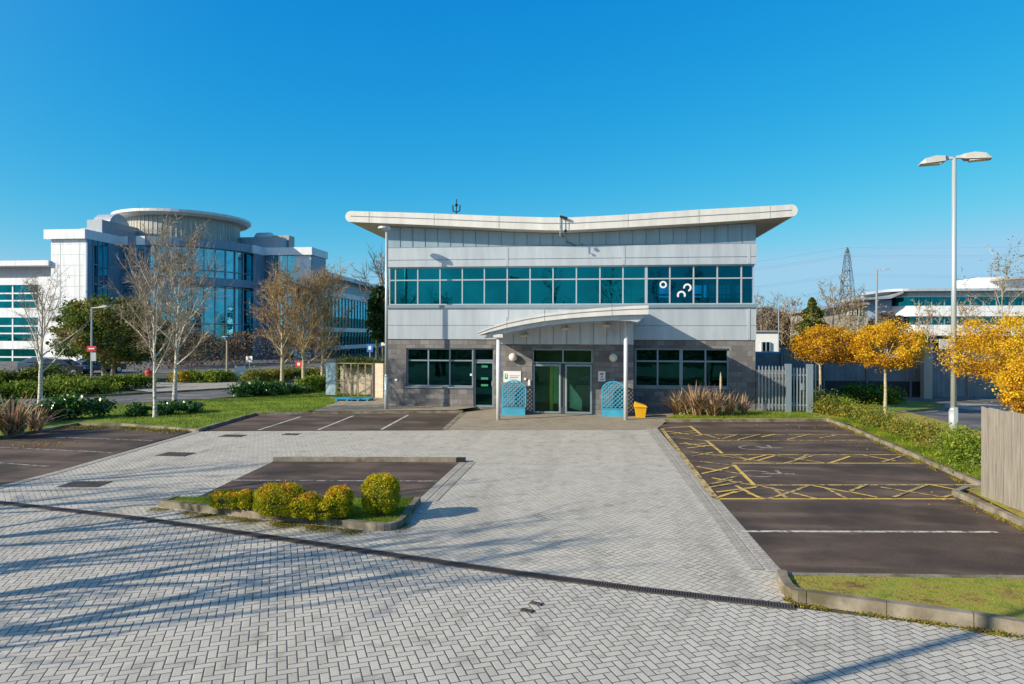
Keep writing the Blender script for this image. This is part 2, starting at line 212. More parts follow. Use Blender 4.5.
# ---------------------------------------------------------------- mesh builder
ORG = {}
def props(o, label=None, cat=None, group=None, kind=None):
    if label: o['label'] = label
    if cat: o['category'] = cat
    if group: o['group'] = group
    if kind: o['kind'] = kind
    return o
def thing(name, loc, label, cat, group=None):
    o = bpy.data.objects.new(name, None); COL.objects.link(o); o.location = loc; o.empty_display_size = .3; ORG[o.name] = Vector(loc); return props(o, label, cat, group)
class MB:
    def __init__(s): s.v = []; s.f = []
    def add(s, vs, fs):
        b = len(s.v); s.v += [tuple(v) for v in vs]; s.f += [tuple(b+i for i in f) for f in fs]; return s
    def box(s, x0, x1, y0, y1, z0, z1):
        if x0 > x1: x0, x1 = x1, x0
        if y0 > y1: y0, y1 = y1, y0
        if z0 > z1: z0, z1 = z1, z0
        return s.add([(x0,y0,z0),(x1,y0,z0),(x1,y1,z0),(x0,y1,z0),(x0,y0,z1),(x1,y0,z1),(x1,y1,z1),(x0,y1,z1)], [(0,3,2,1),(4,5,6,7),(0,1,5,4),(1,2,6,5),(2,3,7,6),(3,0,4,7)])
    def obox(s, c, ux, uy, hx, hy, z0, z1):     # oriented box, ux/uy 2D unit axes
        P = [(c[0]+a*hx*ux[0]+b*hy*uy[0], c[1]+a*hx*ux[1]+b*hy*uy[1]) for a, b in ((-1,-1),(1,-1),(1,1),(-1,1))]
        return s.prism(P, z0, z1)
    def bar(s, p, q, w, h=None, upv=(0,0,1)):
        h = h or w; p, q = Vector(p), Vector(q); d = (q-p).normalized(); u = Vector(upv)
        if abs(d.dot(u)) > .98: u = Vector((0, 1, 0))
        a = d.cross(u).normalized()*w/2; b = d.cross(a).normalized()*h/2
        V = [p-a-b, p+a-b, p+a+b, p-a+b, q-a-b, q+a-b, q+a+b, q-a+b]
        return s.add(V, [(0,3,2,1),(4,5,6,7),(0,1,5,4),(1,2,6,5),(2,3,7,6),(3,0,4,7)])
    def prism(s, P, z0, z1):
        n = len(P); ar = sum(P[i][0]*P[(i+1)%n][1]-P[(i+1)%n][0]*P[i][1] for i in range(n))
        if ar < 0: P = P[::-1]
        V = [(x, y, z0) for x, y in P]+[(x, y, z1) for x, y in P]
        return s.add(V, [tuple(range(n-1, -1, -1)), tuple(range(n, 2*n))]+[(i, (i+1)%n, n+(i+1)%n, n+i) for i in range(n)])
    def sheet(s, P, z):
        n = len(P); ar = sum(P[i][0]*P[(i+1)%n][1]-P[(i+1)%n][0]*P[i][1] for i in range(n))
        if ar < 0: P = P[::-1]
        return s.add([(x, y, z) for x, y in P], [tuple(range(n))])
    def extr_y(s, P, y0, y1):                   # profile in xz, extruded in y
        n = len(P); V = [(x, y0, z) for x, z in P]+[(x, y1, z) for x, z in P]
        ar = sum(P[i][0]*P[(i+1)%n][1]-P[(i+1)%n][0]*P[i][1] for i in range(n))
        F = [tuple(range(n)), tuple(range(2*n-1, n-1, -1))]+[((i+1)%n, i, n+i, n+(i+1)%n) for i in range(n)]
        if ar < 0: F = [f[::-1] for f in F]
        return s.add(V, F)
    def cyl(s, p, q, r0, r1=None, n=12, cap=True):
        r1 = r0 if r1 is None else r1; p, q = Vector(p), Vector(q); d = (q-p).normalized(); u = Vector((0, 0, 1)) if abs(d.z) < .9 else Vector((1, 0, 0))
        a = d.cross(u).normalized(); b = d.cross(a); V = []
        for c, r in ((p, r0), (q, r1)):
            for i in range(n): t = 2*math.pi*i/n; V.append(c+a*(r*math.cos(t))+b*(r*math.sin(t)))
        F = [(i, (i+1)%n, n+(i+1)%n, n+i) for i in range(n)]
        F = [f[::-1] for f in F]
        if cap: F += [tuple(range(n)), tuple(range(2*n-1, n-1, -1))]
        return s.add(V, F)
    def tube(s, pts, rs, n=5):
        pts = [Vector(p) for p in pts]; V = []
        for i, p in enumerate(pts):
            d = (pts[min(i+1, len(pts)-1)]-pts[max(i-1, 0)]).normalized(); u = Vector((1, 0, 0)) if abs(d.x) < .8 else Vector((0, 1, 0)); a = d.cross(u).normalized(); b = d.cross(a)
            for k in range(n): t = 2*math.pi*k/n; V.append(p+a*(rs[i]*math.cos(t))+b*(rs[i]*math.sin(t)))
        F = [(i*n+k, (i+1)*n+k, (i+1)*n+(k+1)%n, i*n+(k+1)%n) for i in range(len(pts)-1) for k in range(n)]
        return s.add(V, F)
    def ball(s, c, r, n=12, m=8, sz=1.0):
        V = [(c[0], c[1], c[2]-r*sz)]; F = []
        for j in range(1, m):
            ph = math.pi*j/m-math.pi/2
            for i in range(n): t = 2*math.pi*i/n; V.append((c[0]+r*math.cos(ph)*math.cos(t), c[1]+r*math.cos(ph)*math.sin(t), c[2]+r*sz*math.sin(ph)))
        V.append((c[0], c[1], c[2]+r*sz)); L = len(V)-1
        F += [(0, 1+(i+1)%n, 1+i) for i in range(n)]
        for j in range(m-2):
            for i in range(n): F.append((1+j*n+i, 1+j*n+(i+1)%n, 1+(j+1)*n+(i+1)%n, 1+(j+1)*n+i))
        F += [(L, 1+(m-2)*n+i, 1+(m-2)*n+(i+1)%n) for i in range(n)]
        return s.add(V, F)
    def build(s, name, mat, parent=None, smooth=False, loc=None, bevel=0, label=None, cat=None, group=None, kind=None, tint=None):
        o = mkobj(name, s.v, s.f, mat, parent, smooth, loc, tint)
        if bevel:
            b = o.modifiers.new('bevel', 'BEVEL'); b.width = bevel; b.segments = 2; b.limit_method = 'ANGLE'
        return props(o, label, cat, group, kind)
def mkobj(name, V, F, mat, parent=None, smooth=False, loc=None, tint=None):
    V = np.array(V, dtype=np.float64)
    if parent is not None: org = ORG[parent.name]
    elif loc is not None: org = Vector(loc)
    else:
        mn, mx = V.min(0), V.max(0); org = Vector(((mn[0]+mx[0])/2, (mn[1]+mx[1])/2, mn[2]))
    V = V - np.array(org)
    me = bpy.data.meshes.new(name); me.from_pydata(V.tolist() if len(V) < 20000 else V, [], F if isinstance(F, list) else F.tolist()); me.update()
    if smooth:
        me.polygons.foreach_set('use_smooth', [True]*len(me.polygons))
    me.materials.append(M[mat] if isinstance(mat, str) else mat)
    if tint is not None:
        a = me.attributes.new('tint', 'FLOAT', 'FACE'); a.data.foreach_set('value', np.clip(np.asarray(tint, dtype=np.float32), 0, 1))
    o = bpy.data.objects.new(name, me); COL.objects.link(o)
    if parent is not None: o.parent = parent; ORG[o.name] = org
    else: o.location = org; ORG[o.name] = org
    return o
def struct(name, P, z, mat): return MB().sheet(P, z).build(name, mat, kind='structure')
def GP(pts, z=0.0): return [G(a, b, z) for a, b in pts]
def leaves(P, size, jit=.5, flat=0.0, asp=.6):
    """quads at points P with random orientation"""
    P = np.asarray(P); n = len(P); a = NR.normal(size=(n, 3)); a /= np.linalg.norm(a, axis=1)[:, None]+1e-9
    b = NR.normal(size=(n, 3)); 
    if flat: a[:, 2] *= (1-flat); b[:, 2] *= (1-flat); a /= np.linalg.norm(a, axis=1)[:, None]+1e-9
    b -= (b*a).sum(1)[:, None]*a; b /= np.linalg.norm(b, axis=1)[:, None]+1e-9
    sz = size*(1+jit*NR.uniform(-1, 1, n))[:, None]; a = a*sz*.5; b = b*sz*.5*asp
    V = np.empty((n*4, 3)); V[0::4] = P-a; V[1::4] = P-b*1.0; V[2::4] = P+a; V[3::4] = P+b
    F = np.arange(n*4).reshape(n, 4); return V, F
def ell_points(n, c, r, shell=.55, clump=0, csize=.18):
    """points within an ellipsoid, biased to the shell, optionally clumped"""
    d = NR.normal(size=(n, 3)); d /= np.linalg.norm(d, axis=1)[:, None]; rad = NR.uniform(shell**3, 1, n)**(1/3)
    P = d*rad[:, None]
    if clump:
        k = NR.normal(size=(clump, 3)); k /= np.linalg.norm(k, axis=1)[:, None]; k *= (NR.uniform(shell**3, 1, clump)**(1/3))[:, None]
        idx = NR.randint(0, clump, n); P = k[idx]*.93 + NR.normal(size=(n, 3))*csize*NR.uniform(.5, 1.2, clump)[idx][:, None]
    return P*np.array(r)+np.array(c)
# ================================================================ GROUND
MB().sheet([(-900, -300), (900, -300), (900, 1500), (-900, 1500)], -.03).build('terrain', 'terrain', kind='structure')
ch = [G(-260, 474), G(0, 503), G(140, 519), G(300, 542), G(500, 571.4), G(640, 590), G(795, 608)]   # drain channel line
ux = Vector((ch[-1][0]-ch[1][0], ch[-1][1]-ch[1][1])).normalized()
ch[0] = (ch[1][0]-ux.x*12, ch[1][1]-ux.y*12); far0 = (ch[0][0]-ux.x*10, ch[0][1]-ux.y*10)
struct('paving_foreground', [far0]+ch+[G(1060, 640), (24, 8), (24, -14), (-40, -14), (-40, far0[1])], 0, 'pave_front')
courtP = [far0]+ch+[G(790, 577), G(657, 428), G(640, 424), G(560, 424), G(444, 430.5), G(195, 431.5), G(60, 470.5), G(-300, 552)]
courtP = ch[1:]+[G(790, 577), G(657, 428), G(640, 421), G(455, 421), G(444, 430.5), G(196, 431.3), G(61.4, 470), G(0, 486), G(-42, 497.5)]
struct('paving_court', courtP, .004, 'pave_court')
struct('paving_entrance', GP([(444, 430.3), (458, 413), (497, 409), (655, 409), (690, 416), (662, 425), (655, 430)]), .008, 'pave_entry')
# left lot
LL = GP([(-60, 493.5), (-44, 498), (0, 486), (61.4, 470), (193, 431), (123, 426), (78, 425.5), (0, 438.5), (-500, 470)])
struct('left_car_park', LL, .008, 'tarmac')
# tarmac strips
struct('island_bays', GP([(191.5, 500.2), (273, 461.8), (460, 462.4), (417, 501)]), .008, 'tarmac')
struct('rear_bays', GP([(196, 431), (254, 414.6), (312, 413.6), (463, 412.6), (444.2, 430.4)]), .010, 'tarmac')
rl = [G(657.8, 428.8), G(714.5, 499.8), G(786, 575)]
struct('right_car_park', [rl[0], rl[1], rl[2], G(1180, 580), G(1100, 520), G(1000, 500), G(981, 481), G(828.7, 421.3), G(665, 422)], .008, 'tarmac')
def line(pts, w, mat, name='painted_line', z=.014):
    mb = MB()
    for a, b in zip(pts[:-1], pts[1:]):
        a, b = Vector(a), Vector(b); d = (b-a).normalized()*w/2; n = Vector((-d.y, d.x)); mb.sheet([a-n, b-n, b+n, a+n], z); z += .0004
    return mb.build(name, mat, kind='structure')
for a, b, m in (((0, 447.7), (112.6, 453), 'white_worn'), ((57, 437.6), (152.5, 441), 'white_worn'), ((-60, 459), (50, 467), 'white_worn'),
                ((231, 480.7), (437, 481.6), 'white_worn'), ((258.4, 430.4), (300.6, 417), 'white_line'), ((317.5, 430.4), (353.4, 416), 'white_line'), ((381, 430), (408, 415.4), 'white_line'),
                ((741, 532), (997, 532.6), 'white_line')): line([G(*a), G(*b)], .1, m)
# yellow disabled bay markings
YL = [((716, 499.3), (955, 499.3), 'yellow_line'), ((757, 485.5), (981, 485.2), 'yellow_worn'), ((732, 463.6), (925, 463.6), 'yellow_line'), ((711, 455.2), (905, 455), 'yellow_worn'),
      ((704, 440.8), (868, 440.6), 'yellow_worn'), ((700, 435.2), (856, 435), 'yellow_worn')]
for k, (a, b, m) in enumerate(YL): line([G(*a), G(*b)], .1, m, 'yellow_line', .012+.0005*k)
def lerp(a, b, t): return (a[0]+(b[0]-a[0])*t, a[1]+(b[1]-a[1])*t)
def zig(A0, A1, B0, B1, n, ph=0, w=.075, m='yellow_worn', z=.026):
    pts = []
    for i in range(n+1):
        t = i/n; pts.append(lerp(A0, A1, t) if (i+ph) % 2 == 0 else lerp(B0, B1, t))
    line(pts, w, m, 'yellow_hatching', z)
P1 = lambda x_, y_: G(650+x_/5.12, 410+y_/5.12)
P2 = lambda x_, y_: G(850+x_/5.264, 410+y_/5.264)
segs = [(P1, q_) for q_ in ((60,96,210,86),(95,141,300,160),(100,124,240,106),(150,172,300,186),(180,182,290,172),(255,266,430,286),(240,292,340,310),(340,310,480,332),(345,309,430,290),(315,350,530,388),(340,366,450,341),(430,426,560,391),(330,456,440,420),(500,431,600,460),(560,391,720,425),(720,425,860,459),(600,459,730,421),(730,421,815,388),(830,390,1024,425),
    (310,230,550,262),(550,262,660,279),(550,262,640,236),(680,278,850,232),(650,237,900,275),(920,275,1024,240),(370,151,450,126),(700,155,820,125),(570,141,640,126),(200,140,262,131),(870,146,960,130),(80,110,200,128),(120,128,250,118),(170,168,280,192),(190,198,330,182),(200,215,340,240),(215,240,330,218),(265,330,400,300),(300,385,420,360),(300,400,470,372),(340,425,540,400),(280,128,360,152),(450,155,560,128),(480,262,600,233),(430,238,520,262),(740,262,800,236),(440,392,560,455),(620,400,700,455),(900,405,1000,455))]
segs += [(P2, q_) for q_ in ((60,240,240,272),(160,281,290,241),(0,432,90,396),(0,436,145,466),(230,463,410,396),(160,411,480,463),(410,396,640,440),(490,466,552,446))]
for k, (fn, (a_, b_, c_, d_)) in enumerate(segs): line([fn(a_, b_), fn(c_, d_)], .085, 'yellow_worn' if k % 3 else 'yellow_line', 'yellow_hatching', .0152+.0002*k)
e0, e1 = G(662, 429.5), G(716, 499.5); s0, s1 = G(690, 426.5), G(757, 487)
[line([G(650+q[0]/5.12, 410+q[1]/5.12), G(650+q[2]/5.12, 410+q[3]/5.12)], .10, 'yellow_line', 'yellow_line', .0236) for q in ((205, 85, 265, 131), (290, 160, 370, 226), (430, 285, 535, 391))]; line([e0, e1], .14, 'yellow_worn', 'yellow_line', .0240)

# wheelchair symbol (worn)
for (px, py) in ((757, 474), (752, 448)):
    c = G(px, py); mb = MB(); z = .0112
    for i in range(14):
        t0, t1 = i/16*2*math.pi, (i+1)/16*2*math.pi; q = [(c[0]+r*math.cos(t), c[1]+r*math.sin(t)) for r, t in ((.34, t0), (.42, t0), (.42, t1), (.34, t1))]; mb.sheet(q, z)
    mb.sheet([(c[0]+.1, c[1]-.05), (c[0]+.95, c[1]+.03), (c[0]+.95, c[1]+.13), (c[0]+.1, c[1]+.05)], z+.0006); mb.sheet([(c[0]+.55, c[1]+.05), (c[0]+.65, c[1]+.05), (c[0]+.65, c[1]+.55), (c[0]+.55, c[1]+.55)], z+.0012)
    mb.build('wheelchair_symbol', 'white_worn', kind='structure')
# edging bands of straight-laid pavers
def band(pts, w, mat, name, z): return line(pts, w, mat, name, z)
d = Vector((rl[2][0]-rl[0][0], rl[2][1]-rl[0][1])).normalized(); nn = Vector((d.y, -d.x))
if nn.x > 0: nn = -nn
for k, off in enumerate((.12, .36)): band([tuple(Vector(rl[0])+nn*off), tuple(Vector(rl[2])+nn*off+Vector((0, .04+off*.35)))], .19, 'pave_edge', 'paving_edge', .012+.001*k)
band([G(62, 471.5), G(196, 432.3)], .25, 'pave_edge', 'paving_edge', .012); band([G(62, 471.5), G(-40, 498)], .25, 'pave_edge', 'paving_edge', .0135)
for k, off in enumerate((.1, .34)):
    a, b = Vector(G(460, 462)), Vector(G(417, 501)); dd = (b-a).normalized(); n2 = Vector((-dd.y, dd.x)); n2 = n2 if n2.x > 0 else -n2
    band([tuple(a+n2*off), tuple(b+n2*off)], .19, 'pave_edge', 'paving_edge', .012+.001*k)
band([G(444.2, 430), G(462.5, 413)], .2, 'kerb', 'paving_edge', .0165)
rl2 = Vector(G(786, 576.5))
# drain channel
mb = MB(); mg = MB()
for a, b in zip([far0]+ch[:-1], ch):
    a, b = Vector(a), Vector(b); L = (b-a).length; u = (b-a)/L; n = Vector((-u.y, u.x))
    mb.obox(((a+b)/2)[:2], u, n, L/2, .085, -.02, .006)
    k = int(L/.035)
    for i in range(k):
        c = a+u*((i+.5)*L/k); mg.obox(c[:2], u, n, .0105, .075, .006, .016)
    for sgn in (-1, 1): mg.obox(((a+b)/2+n*.085*sgn)[:2], u, n, L/2, .012, .006, .017)
dr = thing('drain_channel', (ch[3][0], ch[3][1], 0), 'long dark slotted drain channel crossing the grey block paving', 'drain')
mb.build('channel', 'black', dr); mg.build('grating', 'iron', dr)
def cover(px, py, sx, sy, label, ang=0):
    c = G(px, py); u = (math.cos(ang), math.sin(ang)); v = (-u[1], u[0]); t = thing('manhole_cover', (c[0], c[1], 0), label, 'manhole cover')
    MB().obox(c, u, v, sx/2, sy/2, .004, .012).build('frame', 'iron', t); mb = MB(); nx, ny = max(2, int(sx/.12)), max(2, int(sy/.12))
    for i in range(nx):
        for j in range(ny): mb.obox((c[0]+u[0]*((i+.5)/nx-.5)*sx*.94+v[0]*((j+.5)/ny-.5)*sy*.94, c[1]+u[1]*((i+.5)/nx-.5)*sx*.94+v[1]*((j+.5)/ny-.5)*sy*.94), u, v, sx/nx*.41, sy/ny*.41, .012, .017)
    mb.build('lid', 'iron', t); return t
cover(85, 484.5, .95, .62, 'wide dark manhole cover in the paving near the left car park', .1); cover(176, 454.5, .9, .62, 'dark manhole cover in the paving between left car park and planted island')
cover(233, 436, .8, .5, 'small dark inspection cover in the paving before the rear parking bays'); cover(536, 604, .17, .085, 'tiny dark paver sized cap in the foreground paving, upper of two', -.37); cover(527, 611, .17, .085, 'tiny dark paver sized cap in the foreground paving, lower of two', -.37)
cover(291, 434.5, .55, .4, 'faint brown inspection cover in the paving before the second rear bay')
# ---------------------------------------------------------------- kerbs
def kerb(pts, w=.13, h=.12, name='kerb', seg=.92, side=0, mat='kerb'):
    pts = [Vector(p[:2]) for p in pts]; mb = MB(); tot = []
    for a, b in zip(pts[:-1], pts[1:]):
        L = (b-a).length
        if L < 1e-3: continue
        u = (b-a)/L; n = Vector((-u.y, u.x)); k = max(1, round(L/seg))
        for i in range(k):
            c = a+u*((i+.5)*L/k)+n*side*w/2; e = L/k/2-.004; P = [c-u*e-n*w/2, c+u*e-n*w/2, c+u*e+n*w/2, c-u*e+n*w/2]
            b0 = len(mb.v); mb.prism([p[:] for p in P], -.02, h+random.uniform(-.003, .003))
            for q in range(4, 8):
                vx = mb.v[b0+q]; cc = Vector((vx[0], vx[1]))-c; cc2 = cc - n*cc.dot(n)*.14; mb.v[b0+q] = (c.x+cc2.x, c.y+cc2.y, vx[2])
    return mb.build(name, mat, kind='structure')
def arc(p, q, r, n=6):       # quadratic curve p - q - r
    p, q, r = Vector(p), Vector(q), Vector(r); return [tuple(p*(1-t)**2+q*2*t*(1-t)+r*t*t) for t in [i/n for i in range(n+1)]]
# island planter
iz = .0
k0, k1, k2, k3 = G(158, 507), G(376, 531), G(398, 528), G(421, 503)
front = [k0, G(230, 515.5), G(300, 523)]+arc(k1, G(402, 534), G(409, 519))+[k3]
kerb([G(174, 501.5)]+front, .13, .13, side=1)
kerb([G(273.5, 461.3), G(459, 461.8)], .16, .12, mat='kerb'); 
kerb([G(174, 501.2), G(417, 502)], .08, .05)
ip = [G(176, 502)]+[tuple(Vector(p)+Vector((0, .1))) for p in front[:-1]]+[G(416, 503)]
struct('island_bed', ip, .10, 'lawn')
c = G(461, 462); MB().obox(c, (1, 0), (0, 1), .12, .1, 0, .12).build('kerb', 'black', kind='structure')
# rear bays kerb + path
kerb([G(197, 432), G(254.5, 415.3), G(312, 414.2), G(463, 413)], .13, .11)
lawn_back = [G(196, 431.5), G(254, 414.5), G(300, 414), G(330, 409), G(350, 403), G(385, 398), G(395, 388), G(340, 388), G(290, 388), G(236, 398.5), G(180, 402.5), G(100, 407), G(60, 409), G(-100, 414), G(-400, 440), G(-400, 470), G(0, 438), G(78, 425.3), G(123, 425.8)]
struct('lawn', lawn_back, .06, 'lawn')
kerb([G(-200, 458), G(0, 439), G(40, 432), G(78, 425.3), G(123, 425.8), G(197, 431.6)], .13, .10)
struct('side_path', GP([(312, 413.8), (455, 412.4), (500, 406), (390, 399), (345, 401), (330, 407)]), .115, 'pave_entry')
# road and drive
road = GP([(-500, 428), (-60, 413), (100, 407), (180, 402), (236, 397), (300, 389), (400, 383), (520, 380), (520, 374), (380, 377), (300, 381), (236, 389.5), (160, 394), (100, 397), (-60, 400), (-500, 408)])
struct('road', road, .03, 'asphalt')
struct('driveway', GP([(160, 394), (236, 389.5), (300, 381), (300, 378), (240, 381), (160, 383), (60, 376), (-100, 374), (-100, 378), (100, 386)]), .045, 'pave_edge')
kerb([G(-60, 400), G(100, 397), G(160, 393.8), G(236, 389.3), G(300, 381)], .15, .14)
struct('office_car_park', GP([(-300, 376), (320, 372), (420, 366), (420, 357), (-300, 357)]), 0, 'asphalt')
line([G(90, 402), G(190, 397.5)], .12, 'white_line', 'painted_line', .036)
# front-right bed
fk = arc(G(776, 579), G(780, 604), G(806.5, 603.5))+[G(974, 627), G(1060, 642), (14, 6.8)]
kerb(fk, .15, .15, seg=1.0, side=1)
kerb([G(781, 580.5), G(1180, 585.5)], .13, .10)
struct('verge', [G(784, 582.5)]+[tuple(Vector(p)+Vector((0.0, .1))) for p in fk[2:]]+[(14, 10.2), G(1100, 581)], .09, 'mossy')
# right kerb, bed
rk = [G(660, 423), G(664, 421.5)]
kerb([G(664, 422.3), G(828, 421.5)]+[G(850, 429), G(981, 487), G(990, 492)], .14, .12)
kerb([G(955, 496)]+[G(968, 501), G(1024, 527.5), G(1080, 552)], .16, .13); kerb([G(955, 496), G(966, 491.5), G(985, 491)], .14, .12)
struct('grass_bed', [G(664, 421.5), G(828, 421), G(850, 427), G(981, 484.5), G(1024, 500), G(1080, 480), G(1024, 445), G(900, 412), G(800, 405), G(690, 410)], .10, 'mossy')
struct('fence_bed', [G(966, 494), G(1024, 524), G(1090, 552), G(1120, 540), G(1000, 486)], .10, 'mossy')
struct('grass_patch', GP([(690, 412), (668, 420.5), (828, 420), (790, 411)]), .112, 'lawn')
struct('right_lot', [G(900, 412), G(960, 432), G(1090, 470), (40, 18), (60, 44), (20, 44), (9.5, 41), (9.5, 33)], .012, 'asphalt')
struct('grass_triangle', GP([(820, 405), (868, 401.5), (936, 404.5), (945, 409), (893, 413.5), (850, 413)]), .11, 'lawn'); kerb(GP([(868, 401.5), (936, 404.5), (946, 409.5), (893, 414)]), .13, .12)
struct('light_path', GP([(925, 407), (985, 411), (1100, 420), (1100, 414), (985, 404.5), (960, 404)]), .03, 'pave_edge')
line([G(958, 399.5), G(990, 403.5)], .1, 'white_line', 'painted_line', .018)
struct('gate_yard', GP([(755, 412), (830, 412), (830, 405), (757, 404)]), .118, 'pave_edge')
# ================================================================ MAIN BUILDING
F = 32.0; FE = F-1.6
def zz(yl, yr, Y=F, xl=390, xr=750): return (YP(xl, yl, Y).z+YP(xr, yr, Y).z)/2
XL, XR = YP(387.5, 330, F).x, YP(755.5, 330, F).x
z_brick = zz(339, 340.2); z_sill = zz(307, 306.6); z_gb = zz(303.8, 304); z_gt = zz(266.9, 264.6); z_line = zz(247.5, 244.2); z_j1 = zz(259, 258.4); z_tr = zz(279.8, 278.4); z_j2 = zz(325.2, 326)
X = lambda px, Y=F: YP(px, 330, Y).x
Z = lambda px, py, Y=F: YP(px, py, Y).z
BD = 13.0
ob = thing('office_building', ((XL+XR)/2, F, 0), 'two storey grey clad building with butterfly roof and long teal window band', 'building')
wx = [X(p) for p in (406.3, 473)]; wz = [Z(430, 386.6), Z(430, 348.2)]; dx = [X(p) for p in (473.5, 494)]; dz = [.1, Z(482, 348.2)]
rx = [X(635), X(729.5)]; rz = [Z(690, 387.5), Z(690, 348.5)]
w_ = MB(); T = .3
def wallrow(mb, x0, x1, z0, z1, holes, y0=F, y1=F+T):   # holes: (xa,xb,za,zb) sorted by x
    x = x0
    for (a, b, c, d) in holes:
        if a > x: mb.box(x, a, y0, y1, z0, z1)
        if c > z0: mb.box(a, b, y0, y1, z0, c)
        if d < z1: mb.box(a, b, y0, y1, d, z1)
        x = b
    if x < x1: mb.box(x, x1, y0, y1, z0, z1)
ex0, ex1 = X(497, FE), X(633.5, FE)
wallrow(w_, XL, XR, -.05, z_brick, [(wx[0], wx[1], wz[0], wz[1]), (dx[0], dx[1], dz[0], dz[1]), (ex0+.3, ex1-.3, 0, z_brick-.2), (rx[0], rx[1], rz[0], rz[1])])
for xx in (XL, XR-T): w_.box(xx, xx+T, F+T, F+BD, -.05, z_brick)
w_.box(XL+T, XR-T, F+BD-T, F+BD, -.05, z_brick)
w_.build('block_wall', 'block', ob)
# entrance block
ez = Z(560, 344.2, FE); dX0, dX1 = X(532.4, FE), X(592.7, FE); dz1 = Z(560, 349, FE)
e = MB(); wallrow(e, ex0, ex1, -.05, ez, [(dX0, dX1, .01, dz1)], FE, FE+T)
for xx in (ex0, ex1-T): e.box(xx, xx+T, FE+T, F-.003, -.05, ez)
e.build('entrance_wall', 'block', ob)
# cladding
c = MB(); yb = F-.05
c.box(XL-.02, XR+.02, yb, F+T, z_brick, z_j2-.012); c.box(XL-.02, XR+.02, yb, F+T, z_j2+.012, z_sill-.05)
c.box(XL-.02, XR+.02, yb-.03, F+T, z_gt+.0, z_j1-.012); c.box(XL-.02, XR+.02, yb-.03, F+T, z_j1+.012, z_line-.02)
for xx in (XL-.02, XR+.02-T):
    c.box(xx, xx+T, F+T, F+BD, z_brick, z_sill-.05); c.box(xx, xx+T, F+T, F+BD, z_gt, z_line-.02)
c.box(XL+T, XR-T, F+BD-T, F+BD, z_brick, z_sill-.05); c.box(XL+T, XR-T, F+BD-T, F+BD, z_gt, z_line)
c.build('cladding_panel', 'clad', ob)
j = MB()
for zc in (z_j1, z_j2): j.box(XL, XR, yb+.015, yb+.1, zc-.013, zc+.013)
j.box(XL, XR, yb-.0, F+T, z_line-.02, z_line+.02)
j.build('panel_joint', 'clad_joint', ob)
j = MB()
for px in (507, 623.5, 748.5):
    MB().box(X(px)-.06, X(px)+.06, yb-.045, yb-.02, z_gt+.03, z_line-.04).build('cover_strip', 'clad', ob); MB().box(X(px)-.06, X(px)+.06, yb-.02, yb+.01, z_brick+.03, z_sill-.09).build('cover_strip', 'clad', ob)
c = MB(); c.box(XL-.06, XR+.06, F-.14, F+T, z_sill-.05, z_gb-.04).build('window_ledge', 'frame', ob)
# roof
YR = F-.85; YB = F+BD+1
topP = [(350.5, 211), (403, 212.4), (433.7, 213.4), (499, 216), (545, 217.3), (570, 217.4), (600, 216), (628, 214.4), (699, 209.5), (770, 205.8), (792, 204.4)]
botP = [(350.5, 221.9), (403, 224), (434, 225.3), (499, 228.4), (545, 230.1), (565, 230.3), (600, 228.6), (628, 227.2), (701, 223.0), (753, 219.6), (791, 216.6)]
tp = [YP(a, b, YR) for a, b in topP]; bp = [YP(a, b, YR) for a, b in botP]
prof = [(p.x, p.z) for p in tp]; cR = ((tp[-1]+bp[-1])/2); r_ = (tp[-1].z-bp[-1].z)/2
prof += [(cR.x+r_*math.cos(t), cR.z+r_*math.sin(t)) for t in np.linspace(math.pi/2*.8, -math.pi/2*.8, 9)]
prof += [(p.x, p.z) for p in bp[::-1]]; cL = ((tp[0]+bp[0])/2); r2 = (tp[0].z-bp[0].z)/2
prof += [(cL.x-r2*math.cos(t), cL.z+r2*math.sin(t)) for t in np.linspace(-math.pi/2*.8, math.pi/2*.8, 9)]
rf = MB().extr_y(prof, YR, YB).build('roof', 'fascia', ob)
# soffit sheet just under the roof (own material)
sv = MB(); bl = [(p.x, p.z-.006) for p in bp]
for (a, b) in zip(bl[:-1], bl[1:]): sv.add([(a[0], YR+.12, a[1]), (b[0], YR+.12, b[1]), (b[0], YB-.1, b[1]), (a[0], YB-.1, a[1])], [(0, 1, 2, 3)])
sv.build('soffit', 'soffit', rf)
sm = MB()
mid = [((a.x+b.x)/2, (a.z+b.z)/2+.02) for a, b in zip(tp, bp)]
for a, b in zip(mid[:-1], mid[1:]): sm.bar((a[0], YR-.004, a[1]), (b[0], YR-.004, b[1]), .02, .028, (0, 0, 1))
for px in (369, 434, 499, 566, 628, 699, 770):
    tt = [np.interp(px, [q[0] for q in P_], [q[1] for q in P_]) for P_ in (topP, botP)]; a, b = YP(px, tt[0]+.3, YR), YP(px, tt[1]-.3, YR); sm.bar((a.x, YR-.003, a.z), (b.x, YR-.003, b.z), .012)
sm.build('fascia_seam', 'clad_joint', rf)
# seam panels between z_line and roof
def roofz(x): return float(np.interp(x, [p[0] for p in bl], [p[1] for p in bl]))
v = MB(); sm = MB(); n = 28
for i in range(n):
    a = XL+(XR-XL)*i/n; b = XL+(XR-XL)*(i+1)/n; v.extr_y([(a, z_line+.02), (b, z_line+.02), (b, roofz(b)-.02), (a, roofz(a)-.02)], F, F+.2)
    if i: MB().box(a-.012, a+.012, F-.022, F-.001, z_line+.02, roofz(a)-.03).build('panel_seam', 'clad_joint', ob)
v.box(XL, XL+.2, F+.2, F+BD, z_line, roofz(XL+.3)-.03); v.box(XR-.2, XR, F+.2, F+BD, z_line, roofz(XR)-.03)
v.build('seam_panel', 'clad_seam', ob)
